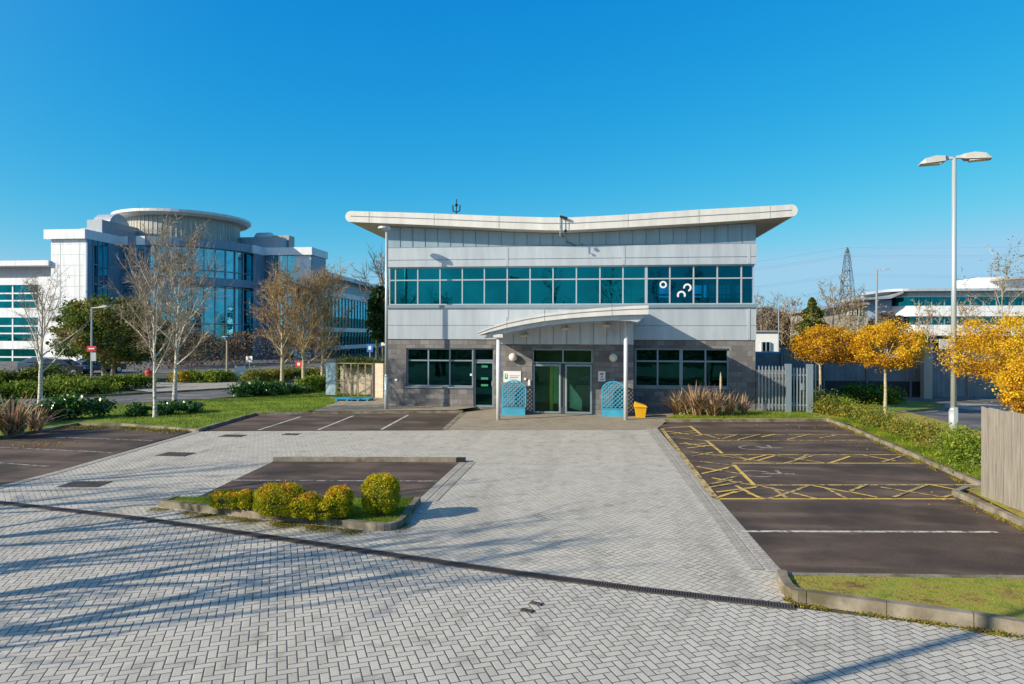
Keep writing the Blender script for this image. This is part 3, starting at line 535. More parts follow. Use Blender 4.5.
# window helper
def window(name, par, x0, x1, z0, z1, Y, vs, hs, mg, fw_=.05, mf='frame', dep=.10, gy=.07, vw={}):
    fr = MB(); fr.box(x0, x1, Y, Y+dep, z0, z0+fw_); fr.box(x0, x1, Y, Y+dep, z1-fw_, z1)
    xs = [x0+fw_/2]+list(vs)+[x1-fw_/2]
    for i, xv in enumerate(xs):
        ww = vw.get(i-1, fw_); fr.box(xv-ww/2, xv+ww/2, Y+.002, Y+dep-.002, z0+fw_, z1-fw_)
    for h in hs:
        for a, b in zip(xs[:-1], xs[1:]): fr.box(a+fw_/2+.001, b-fw_/2-.001, Y+.004, Y+dep-.004, h-fw_/2, h+fw_/2)
    f = fr.build(name, mf, par); MB().box(x0+.01, x1-.01, Y+gy, Y+gy+.012, z0+.01, z1-.01).build('pane', mg, f); return f
Yg = F+.06; vx = [395, 417.3, 439.6, 461.9, 484, 506.9, 529.8, 552.8, 576.2, 599.8, 622.9]
xs_split = X(646.2)
window('window', ob, XL+.05, xs_split, z_gb-.04, z_gt, Yg, [X(p) for p in vx], [z_tr], 'glass_teal', .058, 'frame_w')
window('window', ob, xs_split+.002, XR-.05, z_gb-.04, z_gt, Yg, [X(p) for p in (669.9, 693.7, 717.5, 741.6)], [z_tr], 'glass_right', .058, 'frame_w')
window('window', ob, wx[0], wx[1], wz[0], wz[1], F+.12, [X(427.8), X(449.4)], [Z(430, 360.5)], 'glass_dark', .065, 'frame')
window('window', ob, rx[0], rx[1], rz[0], rz[1], F+.12, [X(658), X(681.5), X(706)], [Z(690, 361.5)], 'glass_dark', .075, 'frame', vw={1: .15})
MB().box(wx[0]-.03, wx[1]+.02, F-.06, F+.1, wz[0]-.06, wz[0]).build('sill', 'frame', ob); MB().box(rx[0]-.03, rx[1]+.02, F-.06, F+.1, rz[0]-.06, rz[0]).build('sill', 'frame', ob)
dt = Z(482, 361); sd_ = window('side_door', ob, dx[0], dx[1], dz[0], dt-.02, F+.1, [], [], 'glass_dark', .09, 'frame'); window('window', ob, dx[0], dx[1], dt, dz[1], F+.12, [], [], 'glass_dark', .06, 'frame')
mb = MB()
for py, w2 in ((366.5, 6), (378.5, 7), (385.3, 7)):
    mb = MB(); a, b = X(484.5-w2/2, F+.1), X(484.5+w2/2, F+.1); mb.box(a, b, F+.155, F+.165, Z(482, py+1, F+.1), Z(482, py-1, F+.1))
    mb.build('sticker', 'green_sign', sd_)
MB().cyl((X(492, F), F+.04, 1.1), (X(492, F), F+.04, 1.35), .015).build('handle', 'frame_w', sd_)
# entrance doors
dzt = Z(560, 364, FE); tl = window('fanlight', ob, dX0, dX1, dzt+.02, dz1, FE+.1, [X(563, FE)], [], 'glass_clear', .06, 'frame', gy=.04)
MB().box(X(563, FE)-.09, X(563, FE)+.09, FE+.1, FE+.2, .02, dzt-.02).build('door_post', 'int_dark', ob)
for a, b, hx in ((dX0+.02, X(563, FE)-.092, -1), (X(563, FE)+.092, dX1-.02, 1)):
    dd = window('door', ob, a, b, .03, dzt-.02, FE+.1, [], [], 'glass_clear', .085, 'frame', gy=.04)
    hxx = b-.05 if hx < 0 else a+.05; MB().cyl((hxx, FE+.04, .35), (hxx, FE+.04, dzt-.35), .018).build('handle', 'frame_w', dd)
# interior rooms
i_ = MB(); i_.box(XL+T, XR-T, F+T, F+BD-T, z_sill-.5, z_sill-.3); i_.box(XL+T, XR-T, F+T, F+BD-T, z_gt+.12, z_gt+.2); i_.build('floor_slab', 'interior', ob)
i_ = MB(); i_.box(XL+T, XR-T, F+.35, F+BD-T, -.02, .03); i_.box(ex0+T, ex1-T, FE+T, F+.35, -.02, .028); i_.build('ground_floor', 'int_floor', ob)
q = MB(); q.box(X(530), X(600), F+3.6, F+3.7, .03, 3.2); q.box(XL+1, X(520), F+5, F+5.1, .03, 3.2); q.build('inner_wall', 'int_green', ob)
q = MB(); q.box(X(500), X(502), F+.6, F+3.6, .03, 3.2); q.build('inner_wall', 'int_dark', ob)
MB().box(X(625), X(627), F+.6, F+5, .03, 3.2).build('inner_wall', 'int_dark', ob); MB().box(X(610), XR-.4, F+5, F+5.1, .03, 3.2).build('inner_wall', 'int_dark', ob)
bw_ = MB()
for x_ in np.linspace(XL+.3, XR-.3, 12): bw_.box(x_-.06, x_+.06, F+BD-.25, F+BD-.1, z_sill-.05, z_gt)
bw_.box(XL+.3, XR-.3, F+BD-.24, F+BD-.11, z_tr-.06, z_tr+.06); bw_.build('rear_window', 'int_dark', ob)
for xx in (XL+.1, XR-.12):
    MB().box(xx, xx+.012, F+T, F+BD-.3, z_sill-.05, z_gt).build('side_glazing', 'glass_teal' if xx < 0 else 'glass_clear', ob); sg_ = MB(); [sg_.box(xx-.03, xx+.05, y_-.03, y_+.03, z_sill-.05, z_gt) for y_ in np.linspace(F+1.4, F+BD-1, 10)]; sg_.box(xx-.025, xx+.045, F+T, F+BD-.3, z_tr-.03, z_tr+.03).build('side_window_frame', 'frame_w', ob)
MB().box(X(700), X(702), F+3, F+BD-.5, z_sill-.3, z_gt+.1).build('inner_wall', 'interior', ob); MB().box(X(648), X(668), F+4, F+4.1, z_sill-.3, z_gt+.1).build('inner_wall', 'int_dark', ob); MB().box(X(640), XR-.6, F+3.2, F+3.9, z_sill-.3, z_gb+.45).build('cabinet', 'int_dark', ob)
q = MB(); q.box(XL+.5, X(610), F+6, F+6.1, z_sill-.3, z_gt+.1); q.build('inner_wall', 'int_dark', ob)
MB().box(X(549, FE), X(552.5, FE), FE+.7, FE+.76, .03, 2.1).build('inner_door', 'int_yellow', ob)
MB().box(X(553, FE), X(558.5, FE), FE+.72, FE+.78, .4, 2.1).build('notice_board', 'int_green', ob)  # green panel added to brighten the view through the left door
MB().add([(X(569.5, FE), FE+.5, .25), (X(582, FE), FE+.52, .1), (X(582, FE), FE+.52, .62), (X(569.5, FE), FE+.5, 1.35), (X(569.5, FE), FE+.54, .25), (X(582, FE), FE+.56, .1), (X(582, FE), FE+.56, .62), (X(569.5, FE), FE+.54, 1.35)], [(0, 1, 2, 3), (7, 6, 5, 4), (0, 4, 5, 1), (1, 5, 6, 2), (2, 6, 7, 3), (3, 7, 4, 0)]).build('sunlit_panel', 'int_mint', ob)  # sunlit patch behind the right door put into this panel's shape and pale colour
q = MB().box(X(580, FE), X(588, FE), FE+1.5, FE+1.6, 1.45, 1.62); q.build('notice_board', 'int_blue', ob)
q = MB(); q.box(X(575), X(593), F+1.6, F+2.2, .03, 1.05); q.box(X(574.5), X(593.5), F+1.55, F+2.25, 1.05, 1.09); q.build('reception_desk', 'white', ob)
# canopy
CYF = F-4.3; CYB = F-.06
ctop = [(477, 332.3), (490, 327), (506.8, 321), (525, 316.9), (544.6, 313.6), (570, 310.6), (590, 308.8), (612, 307.2), (630, 306), (648.5, 305.2)]
cbot = [(478, 335.2), (490, 331.8), (506.8, 327.8), (525, 324.2), (544.6, 321), (570, 318.2), (590, 316.7), (612, 315.4), (630, 314.7), (648.5, 314.4)]
clow = [(484, 338), (492, 336.3), (506.8, 332.8), (525, 329), (544.6, 325.7), (570, 322.6), (590, 321.3), (612, 320.3), (630, 320.8), (637.5, 322.2)]
Ct = [YP(a, b, CYF) for a, b in ctop]; Cb = [YP(a, b, CYF) for a, b in cbot]; Cl = [YP(a, b, CYF+.25) for a, b in clow]
cn = MB(); P_ = [(p.x, p.z) for p in Ct]+[(p.x, p.z) for p in Cb[::-1]]; cn.extr_y(P_, CYF, CYB); cnp = cn.build('canopy', 'fascia', ob)
P_ = [(p.x, p.z-.004) for p in Cb[1:]]+[(p.x, p.z) for p in Cl[::-1]]; MB().extr_y(P_, CYF+.22, CYB-.0).build('canopy_soffit', 'clad', cnp)
sm = MB(); mid = [((a.x*.62+b.x*.38), (a.z*.62+b.z*.38)) for a, b in zip(Ct, Cb)]
for a, b in zip(mid[:-1], mid[1:]): sm.bar((a[0], CYF-.004, a[1]), (b[0], CYF-.004, b[1]), .02, .03)
for k in (2, 4, 7): sm.bar((Ct[k].x, CYF-.002, Ct[k].z-.01), (Cb[k].x, CYF-.002, Cb[k].z+.01), .012); sm.box(Ct[k].x-.015, Ct[k].x+.015, CYF+.02, CYF+.06, Ct[k].z, Ct[k].z+.16)
sm.build('canopy_seam', 'clad_joint', cnp)
# seam panel over doors
def canz(x, Y=FE):
    return float(np.interp(x, [p.x for p in Cl], [p.z for p in Cl]))
v = MB(); sm = MB(); pxs = np.linspace(500, 633.5, 11)
zt0 = ez
for a, b in zip(pxs[:-1], pxs[1:]):
    xa, xb = X(a, FE), X(b, FE); v.extr_y([(xa, zt0), (xb, zt0), (xb, max(canz(xb), zt0+.03)), (xa, max(canz(xa), zt0+.03))], FE-.03, FE+.2); MB().box(xa-.01, xa+.01, FE-.05, FE-.031, zt0, max(canz(xa), zt0+.03)-.02).build('panel_seam', 'clad_joint', ob)
v.build('canopy_panel', 'clad', ob)
for px, py in ((524, 335.6), (565, 328.6), (607, 325.4)):
    p = YP(px, py, FE-.1); MB().ball((p.x, FE-.14, p.z), .19, 12, 8, .42).build('bulkhead_light', 'bulkhead', ob, smooth=True)
# columns
for px, py, ty in ((498.3, 420, 337), (625.7, 420, 321)):
    x, y = G(px, py); zt = DP(px, ty, (Vector((x, y, 0))-CAM).dot(fw)).z; col = MB(); col.cyl((x, y, 0), (x, y, zt), .085, n=16).build('canopy_column', 'steel_w', ob, smooth=True)
    MB().box(x-.2, x+.2, y-.2, y+.25, zt-.02, zt+.12).build('column_head', 'fascia', ob)
# lights/ boxes on the wall
for px, py in ((513, 357.2), (613.3, 357.6)):
    p = YP(px, py, FE-.12); g = thing('globe_light', p, 'round white globe light on the wall %s the entrance doors' % ('left of' if px < 560 else 'right of'), 'wall light', 'globe lights by the entrance')
    MB().ball(p, .19).build('globe', 'globe', g, smooth=True); MB().cyl((p.x, FE-.001, p.z), (p.x, FE-.08, p.z), .13).build('base', 'frame', g)
def signboard(px0, px1, py0, py1, Y, label, lines, emb=None, mat='white', cat='sign'):
    a, b = YP(px0, py0, Y), YP(px1, py1, Y); t = thing('wall_sign', ((a.x+b.x)/2, Y, b.z), label, cat)
    MB().box(a.x, b.x, Y-.03, Y, b.z, a.z).build('board', mat, t); W, H = b.x-a.x, a.z-b.z
    for (x0, x1, z0, z1, m) in lines: MB().box(a.x+W*x0, a.x+W*x1, Y-.034, Y-.03, b.z+H*z0, b.z+H*z1).build('lettering', m, t)
    return t
signboard(503.5, 521, 371, 382.5, FE-.003, 'white rectangular sign with green emblem above the left blue trellis', [(.08, .24, .3, .45, 'green_sign'), (.08, .13, .45, .78, 'green_sign'), (.19, .24, .45, .78, 'green_sign'), (.35, .92, .56, .64, 'text_pink'), (.35, .85, .42, .48, 'text_grey'), (.35, .78, .28, .33, 'text_pink')])
signboard(598.3, 605.3, 371.3, 381.3, FE-.003, 'small white notice with red print right of the entrance doors', [(.25, .75, .62, .85, 'text_red'), (.35, .65, .36, .5, 'text_red'), (.2, .8, .14, .24, 'text_red')])
for px, py, lab in ((525.3, 379, 'small white call box left of the entrance doors'), (529.3, 382, 'white intercom box beside the left door frame')):
    p = YP(px, py, FE); MB().box(p.x-.05, p.x+.05, FE-.06, FE-.002, p.z-(.05 if px < 527 else .16), p.z+(.05 if px < 527 else .1)).build('intercom', 'white', label=lab, cat='intercom', bevel=.01)
p = YP(611, 333, FE-.05); MB().box(p.x-.13, p.x+.13, FE-.16, FE-.052, p.z-.12, p.z+.12).cyl((p.x, FE-.2, p.z), (p.x, FE-.15, p.z), .09).build('alarm_box', 'clad', label='square alarm box on the panel under the canopy near its right column', cat='alarm box')
p = YP(396.3, 379.8, F); MB().box(p.x-.06, p.x+.06, F-.05, F-.002, p.z-.05, p.z+.05).build('wall_socket', 'white', label='small white box on the block wall near the left corner', cat='socket box')
p = YP(471.2, 374.7, F); MB().box(p.x-.05, p.x+.05, F-.05, F-.002, p.z-.05, p.z+.05).build('door_button', 'white', label='small white button box between left window and side door', cat='door button')
p = YP(411, 362, F+.7)
# trellises
def trellis(px0, px1, label):
    y = FE-.35; a = YP(px0, 416, y).x; b = YP(px1, 416, y).x; H = 1.5; r = (b-a)/2; cx = (a+b)/2; zs = H-r*.75
    t = thing('trellis', (cx, y, 0), label, 'trellis', 'blue trellis planters by the entrance')
    def inside(x, z): return abs(x-cx) <= r-.03 and z >= .34 and (z <= zs or ((x-cx)/(r-.03))**2+((z-zs)/(r*.75))**2 <= 1)
    mb = MB()
    for sg in (1, -1):
        for k in np.arange(-3, 4, .185):
            pts = [(cx+u, .34+k+sg*u) for u in np.linspace(-r, r, 60)]; pts = [q for q in pts if inside(*q)]
            if len(pts) > 2: mb.bar((pts[0][0], y-.012*sg, pts[0][1]), (pts[-1][0], y-.012*sg, pts[-1][1]), .05, .018, (0, 1, 0)) if False else mb.bar((pts[0][0], y-.012*sg, pts[0][1]), (pts[-1][0], y-.012*sg, pts[-1][1]), .016, .042)
    mb.build('lattice', 'trellis', t); fr = MB(); arcp = [(cx-r, .3)]+[(cx+r*math.cos(q), zs+r*.75*math.sin(q)) for q in np.linspace(math.pi, 0, 15)]+[(cx+r, .3)]
    for p, q in zip(arcp[:-1], arcp[1:]): fr.bar((p[0], y, p[1]), (q[0], y, q[1]), .06, .05, (0, 1, 0))
    fr.build('arch_frame', 'trellis', t); MB().box(cx-r, cx+r, y-.22, y+.1, .0, .33).box(cx-r-.02, cx+r+.02, y-.24, y+.12, .33, .36).build('planter_box', 'trellis', t); MB().box(cx-r+.03, cx+r-.03, y-.2, y+.08, .3, .362).build('soil', 'soil', t)
trellis(502.5, 525.5, 'blue arched lattice trellis planter standing left of the entrance doors'); trellis(602, 625, 'blue arched lattice trellis planter standing right of the entrance doors')
# grit bin
a, b = YP(634.5, 416, F-2.1), YP(646, 416, F-2.1); t = thing('grit_bin', ((a.x+b.x)/2, F-2.1, 0), 'small yellow grit bin beside the right canopy column', 'grit bin')
xa, xb = a.x, b.x; MB().add([(xa+.06, F-2.35, 0), (xb-.06, F-2.35, 0), (xb-.06, F-1.95, 0), (xa+.06, F-1.95, 0), (xa, F-2.42, .45), (xb, F-2.42, .45), (xb, F-1.88, .45), (xa, F-1.88, .45)], [(0, 3, 2, 1), (0, 1, 5, 4), (1, 2, 6, 5), (2, 3, 7, 6), (3, 0, 4, 7), (4, 5, 6, 7)]).build('body', 'bin_yellow', t)
MB().add([(xa-.03, F-2.46, .45), (xb+.03, F-2.46, .45), (xb+.03, F-1.84, .45), (xa-.03, F-1.84, .45), (xa+.02, F-2.4, .66), (xb-.02, F-2.4, .52), (xb-.02, F-1.9, .52), (xa+.02, F-1.9, .66)], [(0, 3, 2, 1), (0, 1, 5, 4), (1, 2, 6, 5), (2, 3, 7, 6), (3, 0, 4, 7), (4, 5, 6, 7)]).build('lid', 'bin_yellow', t)
# paper shapes on the glass
def ring(px, py, r, a0, a1, label):
    p = YP(px, py, Yg); mb = MB(); y = Yg+.055
    A = np.linspace(a0, a1, 12)
    for u, v2 in zip(A[:-1], A[1:]):
        q = [(p.x+k*math.cos(t_), p.z+k*math.sin(t_)) for k, t_ in ((r*.58, u), (r, u), (r, v2), (r*.58, v2))]; mb.extr_y(q, y, y+.006)
    return mb.build('paper_cutout', 'white', label=label, cat='window decoration', group='paper cutouts on the upper windows')
ring(663.3, 284.5, .17, 0, 2*math.pi, 'white ring shaped paper cutout on an upper right window'); ring(687.5, 287.5, .19, -1.3, 3.4, 'white horseshoe shaped paper cutout, upper of two on one window'); ring(681.5, 295, .2, -.5, 3.7, 'white horseshoe shaped paper cutout, lower of two on one window')
p = YP(613.5, 303, F+.5); t = thing('vase', (p.x, F+.5, z_gb), 'vase with dried stems behind an upper window above the canopy', 'vase'); MB().cyl((p.x, F+.5, z_gb-.05), (p.x, F+.5, z_gb+.3), .06, .1).build('pot', 'white', t)
mb = MB(); [mb.cyl((p.x, F+.5, z_gb+.3), (p.x+random.uniform(-.22, .22), F+.5, z_gb+random.uniform(.6, .75)), .02, .05, 5) for _ in range(6)]; mb.build('stems', 'globe', t)
p = YP(663, 303, F+.5); q = MB(); 
for px in (724, 731, 738): p = YP(px, 299, F+.6); q.box(p.x-.06, p.x+.06, F+.6, F+.7, z_gb-.1, z_gb+.22)
q.box(YP(715, 299, F+.6).x, YP(741, 299, F+.6).x, F+.75, F+1, z_gb-.1, z_gb+.3); q.build('desk_equipment', 'int_dark', label='dark desk equipment behind the last upper window on the right', cat='desk')
# roof camera bracket
p = YP(560, 216, YR-.1); t = thing('security_camera', p, 'dark security camera on a bracket at the middle of the roof edge', 'camera')
MB().box(p.x-.02, p.x+.02, YR-.06, YR-.03, p.z-.9, p.z+.12).box(p.x-.02, p.x+.02, YR-.03, YR-.005, p.z-.5, p.z-.44).build('bracket', 'galv', t)
MB().bar((p.x, YR-.12, p.z-.02), (p.x+.34, YR-.12, p.z-.12), .09, .10).build('camera_body', 'black', t); MB().cyl((p.x+.25, YR-.1, p.z-.1), (p.x+.25, YR-.1, p.z-.62), .012).ball((p.x+.25, YR-.1, p.z-.68), .075).cyl((p.x, YR-.05, p.z-.85), (p.x+.12, YR-.1, p.z-.9), .012).ball((p.x+.12, YR-.1, p.z-.92), .055).build('dome', 'black', t, smooth=True)
mb = MB(); pts = [YP(a, b, F-.06) for a, b in ((566, 241), (571, 243.5), (577, 246.5), (581, 247), (582.5, 243.5))]; mb.tube(pts, [.018]*5, 5).build('loose_cable', 'black', label='loose dark cable hanging on the cladding below the roof camera', cat='cable')
# aerial on roof left
p = YP(456.4, 214, F+2); t = thing('roof_aerial', (p.x, F+2, p.z-.1), 'small dark aerial on the roof left of the middle', 'aerial'); MB().cyl((p.x, F+2, p.z-.2), (p.x, F+2, p.z+.75), .03).build('mast', 'black', t)
mb = MB(); [mb.tube([(p.x+dx_*.2, F+2, p.z+.1), (p.x+dx_, F+2, p.z+.15), (p.x+dx_*1.1, F+2, p.z+.45)], [.03]*3, 4) for dx_ in (-.17, .17)]; mb.ball((p.x, F+2, p.z+.45), .08).build('prongs', 'leaf_pine', t)
p = YP(383, 341+5, F+.5); MB().bar((XL-.35, F+.4, p.z+.1), (XL, F+.4, p.z+.0), .1, .08).box(XL-.42, XL-.3, F+.34, F+.46, p.z+.02, p.z+.17).build('security_camera', 'white', label='small white security camera on the left corner of the block wall', cat='camera')
# ================================================================ LAMP COLUMNS
def lamp_post(loc, H, heads, label, r=.075, base_h=1.5, group=None):
    t = thing('street_lamp', loc, label, 'street lamp', group); x, y, z = loc
    MB().cyl((x, y, z), (x, y, z+base_h), r*1.35, n=14).cyl((x, y, z+base_h), (x, y, z+base_h+.12), r*1.35, r*.9, n=14).cyl((x, y, z+base_h+.12), (x, y, z+H), r*.85, r*.6, n=12).build('post', 'pole', t, smooth=True)
    MB().obox((x, y-r*1.33), (1, 0), (0, 1), r*.6, .01, z+.4, z+.95).build('access_door', 'pole', t)
    for (ang, L, wd, hh) in heads:
        u = (math.cos(ang), math.sin(ang)); v = (-u[1], u[0]); mb = MB(); prof = [(.05, -.02, .06), (.2, -.03, .08), (.32, -.10, .09), (.55*L, -.13, .12), (L*.85, -.15, .04), (L, -.16, -.11)]
        ring_ = []
        for i, (s_, lo, hi) in enumerate(prof):
            ww = wd*(.25 if i < 2 else (1 if i < 5 else .85)); ring_.append([(x+u[0]*s_+v[0]*q, y+u[1]*s_+v[1]*q, z+H+hh+h_) for q, h_ in ((-ww, lo), (ww, lo), (ww*.8, hi), (-ww*.8, hi))])
        V = [p for rr in ring_ for p in rr]; Fc = [(0, 1, 2, 3), tuple(len(V)-4+k for k in (3, 2, 1, 0))]
        for i in range(len(prof)-1):
            for k in range(4): Fc.append((i*4+k, i*4+4+k, i*4+4+(k+1) % 4, i*4+(k+1) % 4))
        mb.add(V, Fc).build('lamp_head', 'lamp_grey', t); g = MB(); g.obox((x+u[0]*L*.66, y+u[1]*L*.66), u, v, L*.27, wd*.75, z+H+hh-.175, z+H+hh-.152); g.build('lens', 'globe', t)
    return t
l1 = G(953.5, 433); H1 = DP(953, 158, (Vector((*l1, 0))-CAM).dot(fw)).z
lamp_post((*l1, 0), H1, [(math.radians(-20), 1.12, .24, 0), (math.radians(168), 1.12, .24, -.02)], 'tall pale blue twin headed lamp column rising behind the right hedge', r=.115, base_h=.8)
l2 = G(386.3, 411.5); H2 = DP(386, 231, (Vector((*l2, 0))-CAM).dot(fw)).z
t = thing('street_lamp', (*l2, .1), 'tall slim lamp column with flat round head before the building left corner', 'street lamp'); x, y = l2
MB().cyl((x, y, .1), (x, y, 1.6), .095, n=14).cyl((x, y, 1.6), (x, y, 1.72), .095, .06, n=14).cyl((x, y, 1.72), (x, y, H2), .075, .065, n=12).build('post', 'pole', t, smooth=True)
MB().cyl((x-.08, y, H2), (x-.08, y, H2+.1), .1, .24, 16).cyl((x-.12, y, H2+.1), (x-.12, y, H2+.2), .3, .26, 16).build('lamp_head', 'clad', t)
# off-frame lamp casting the long shadow at lower right
p6 = Vector(G(815, 680)); dirn = Vector((math.cos(AZ), math.sin(AZ))); q = p6-dirn*11.5
lamp_post((q.x, q.y, 0), 9.0, [(math.radians(0), .9, .26, 0)], 'lamp column beside the camera whose long shadow crosses the lower right paving', r=.10, base_h=1.5)
def slim_lamp(px, pyb, pyt, d, label, arm=0, T=False, r=.05):
    p = DP(px, pyb, d); zt = DP(px, pyt, d).z; t = thing('street_lamp', (p.x, p.y, 0), label, 'street lamp'); MB().cyl((p.x, p.y, 0), (p.x, p.y, zt), r*1.3, r, 8).build('post', 'galv' if not T else 'bark_pale', t)
    if T: MB().cyl((p.x, p.y, zt-.25), (p.x, p.y, zt-.05), .22, .32, 10).cyl((p.x, p.y, zt-.05), (p.x, p.y, zt+.03), .42, .36, 10).build('lamp_head', 'clad_seam', t)
    else: MB().bar((p.x, p.y, zt-.02), (p.x+arm, p.y, zt+.05), .06).bar((p.x+arm*.5, p.y, zt+.02), (p.x+arm, p.y, zt+.08), .28, .1).build('lamp_head', 'clad', t)
    return t, p, zt
t, p, zt = slim_lamp(91.5, 393, 307.5, 43, 'slim grey lamp post with red sign in the left hedge', 1.1)
def plate(par, p, px0, px1, py0, py1, d, mat, nm='sign_plate', letter=None):
    a, b = DP(px0, py0, d-.1), DP(px1, py1, d-.1); MB().bar((a.x, a.y, (a.z+b.z)/2), (b.x, b.y-.0, (a.z+b.z)/2), .03, a.z-b.z).build(nm, mat, par)
    if letter:
        a, b = DP(px0+.18*(px1-px0), py0, d-.14), DP(px1-.18*(px1-px0), py1, d-.14); MB().bar((a.x, a.y, (a.z+b.z)/2), (b.x, b.y, (a.z+b.z)/2), .03, (a.z-b.z)*.22).build('lettering', letter, par)
plate(t, p, 87, 96.2, 346, 351.4, 43, 'red', 'red_sign', 'white'); plate(t, p, 90.6, 96, 352.5, 361, 43, 'clad', 'sign_plate')
slim_lamp(876.3, 400, 270, 46, 'tall slim lamp post with flat head behind the second orange tree', .8, r=.07)
slim_lamp(227, 382, 336.5, 60, 'post top lamp with flat round hood before the glass office', T=True, r=.08)
slim_lamp(880, 380, 312, 85, 'small distant lamp post with flat head before the pale office wall', .6)
slim_lamp(778.5, 380, 308, 75, 'thin dark mast beside the small white house', .02, r=.05)
slim_lamp(370, 385, 346, 62, 'thin pole near the right end of the office wing', .02)
# ================================================================ VEGETATION
def twig_tree(name, loc, H, R, label, seed, mats=('birch', 'twig_gold'), trunk_h=.28, r0=.09, nl=16, dens=1.0, leafs=0, leafmat=None, lsize=.05, spread=.9, group=None, tw=.007, droop=0.0):
    rs = np.random.RandomState(seed); t = thing(name, loc, label, 'tree', group); x, y, z = loc; tk = MB(); V = []; Fc = []; T = []; LP = []
    lean = rs.normal(0, .02, 2); tp_ = []; n = 10
    for i in range(n+1):
        q = i/n; tp_.append(Vector((x+lean[0]*H*q+rs.normal(0, .012)*H*q*.3, y+lean[1]*H*q, z+H*q*.93)))
    rr = [r0*(1-.9*(i/n))**1.0*(1.25 if i == 0 else 1)+.006 for i in range(n+1)]; tk.tube(tp_, rr, 9)
    def twig(p, d, L, r):
        d = Vector(d).normalized(); pts = [p.copy()]; 
        for k in range(3):
            d = (d+Vector(rs.normal(0, .12, 3))+Vector((0, 0, .05-droop))).normalized(); pts.append(pts[-1]+d*L/3)
        a = d.cross(Vector(rs.normal(size=3))).normalized(); b = d.cross(a)
        base = len(V)
        for k, q in enumerate(pts):
            w_ = r*(1-k/3.4)
            for c_, s_ in ((1, 0), (-.5, .87), (-.5, -.87)): V.append(q+a*(w_*c_)+b*(w_*s_))
        tt = rs.uniform(.0, 1)
        for k in range(3):
            for m_ in range(3): Fc.append((base+k*3+m_, base+k*3+(m_+1) % 3, base+k*3+3+(m_+1) % 3, base+k*3+3+m_)); T.append(tt)
        LP.extend(pts[1:]); return pts
    for i in range(nl):
        q = trunk_h+(1-trunk_h)*(i/nl)**.9*.93; f = q*n/1.0; k = min(int(f), n-1); p = tp_[k].lerp(tp_[k+1], f-k)
        az = i*2.4+rs.uniform(-.4, .4); prof = math.sin(math.pi*min(1, (q-trunk_h)/(1-trunk_h)*.75+.3))**.8; L = R*prof*rs.uniform(.75, 1.15)*1.15; el = .55+.75*q*spread; d = Vector((math.cos(az)*math.cos(el), math.sin(az)*math.cos(el), math.sin(el)))
        L = min(L/max(.35, math.cos(el))*.8, R*1.1); pts = [p.copy()]; ns = 6; dd = d.copy()
        for s_ in range(ns): dd = (dd+Vector(rs.normal(0, .09, 3))+Vector((0, 0, .06))).normalized(); pts.append(pts[-1]+dd*L/ns)
        rb = max(.012, rr[k]*.5); tk.tube(pts, [rb*(1-.8*s_/ns)+.003 for s_ in range(ns+1)], 5)
        nb = int((7+4*rs.rand())*dens)
        for b_ in range(nb):
            u_ = rs.uniform(.2, 1)*ns*.999; kk = int(u_); pp = pts[kk].lerp(pts[kk+1], u_-kk); sd2 = Vector(rs.normal(0, .6, 3)); d2 = (dd*.8+sd2+Vector((0, 0, .15))).normalized(); L2 = L*rs.uniform(.25, .42)
            tp2 = twig(pp, d2, L2, tw*1.6)
            for c_ in range(int((5+3*rs.rand())*dens)):
                k2 = rs.randint(0, 3); p3 = tp2[k2].lerp(tp2[k2+1], rs.rand()); twig(p3, (d2+Vector(rs.normal(0, .55, 3))).normalized(), L2*rs.uniform(.3, .6), tw)
    tk.build('trunk', mats[0], t, smooth=True); cr = mkobj('crown', [tuple(v_) for v_ in V], Fc, mats[1], t, tint=T)
    if leafs:
        LP_ = np.array([tuple(p_) for p_ in LP]); idx = rs.randint(0, len(LP_), leafs); P_ = LP_[idx]+rs.normal(0, .06, (leafs, 3)); v_, f_ = leaves(P_, lsize); props(mkobj('catkins', v_, f_, leafmat or mats[1], t, tint=rs.uniform(0, 1, leafs)), kind='stuff')
    return t
def at(px, py, z=0): x, y = G(px, py, z); return (x, y, z)
def hgt(px, pyb, pyt):
    x, y = G(px, pyb); return DP(px, pyt, (Vector((x, y, 0))-CAM).dot(fw)).z
twig_tree('birch_tree', at(40, 407), hgt(40, 407, 285), 2.1, 'small bare white trunked birch at far left behind the shrubs', 1, trunk_h=.3, r0=.11, nl=16, dens=1.25, mats=('birch', 'twig_grey'), group='bare birches by the road', leafs=500)
twig_tree('birch_tree', at(155, 419), hgt(155, 419, 258), 2.1, 'bare birch on the lawn nearest the rear parking bays', 2, trunk_h=.3, r0=.075, nl=22, dens=1.75, tw=.006, mats=('birch', 'twig_grey'), group='bare birches by the road', leafs=900, lsize=.045, leafmat='twig_gold')
twig_tree('birch_tree', at(174.5, 401), hgt(174.5, 401, 250), 3.1, 'taller bare birch just behind the lawn birch beside the road', 3, trunk_h=.25, r0=.105, nl=24, dens=1.75, tw=.008, mats=('birch', 'twig_grey'), group='bare birches by the road', leafs=1300, lsize=.055, leafmat='twig_gold')
for k, (px, py, pt, sd_, lb) in enumerate(((282, 388, 278, 5, 'left of the three golden bare birches'), (303.5, 388, 285, 6, 'middle of the three golden bare birches'), (322, 386, 276, 7, 'right of the three golden bare birches'))):
    twig_tree('birch_tree', at(px, py), hgt(px, py, pt), 2.5, lb+' beyond the lawn', sd_, trunk_h=.22, r0=.13, nl=26, dens=1.55, tw=.010, mats=('bark_pale', 'twig_gold'), group='bare birches by the road', leafs=3000, lsize=.07)
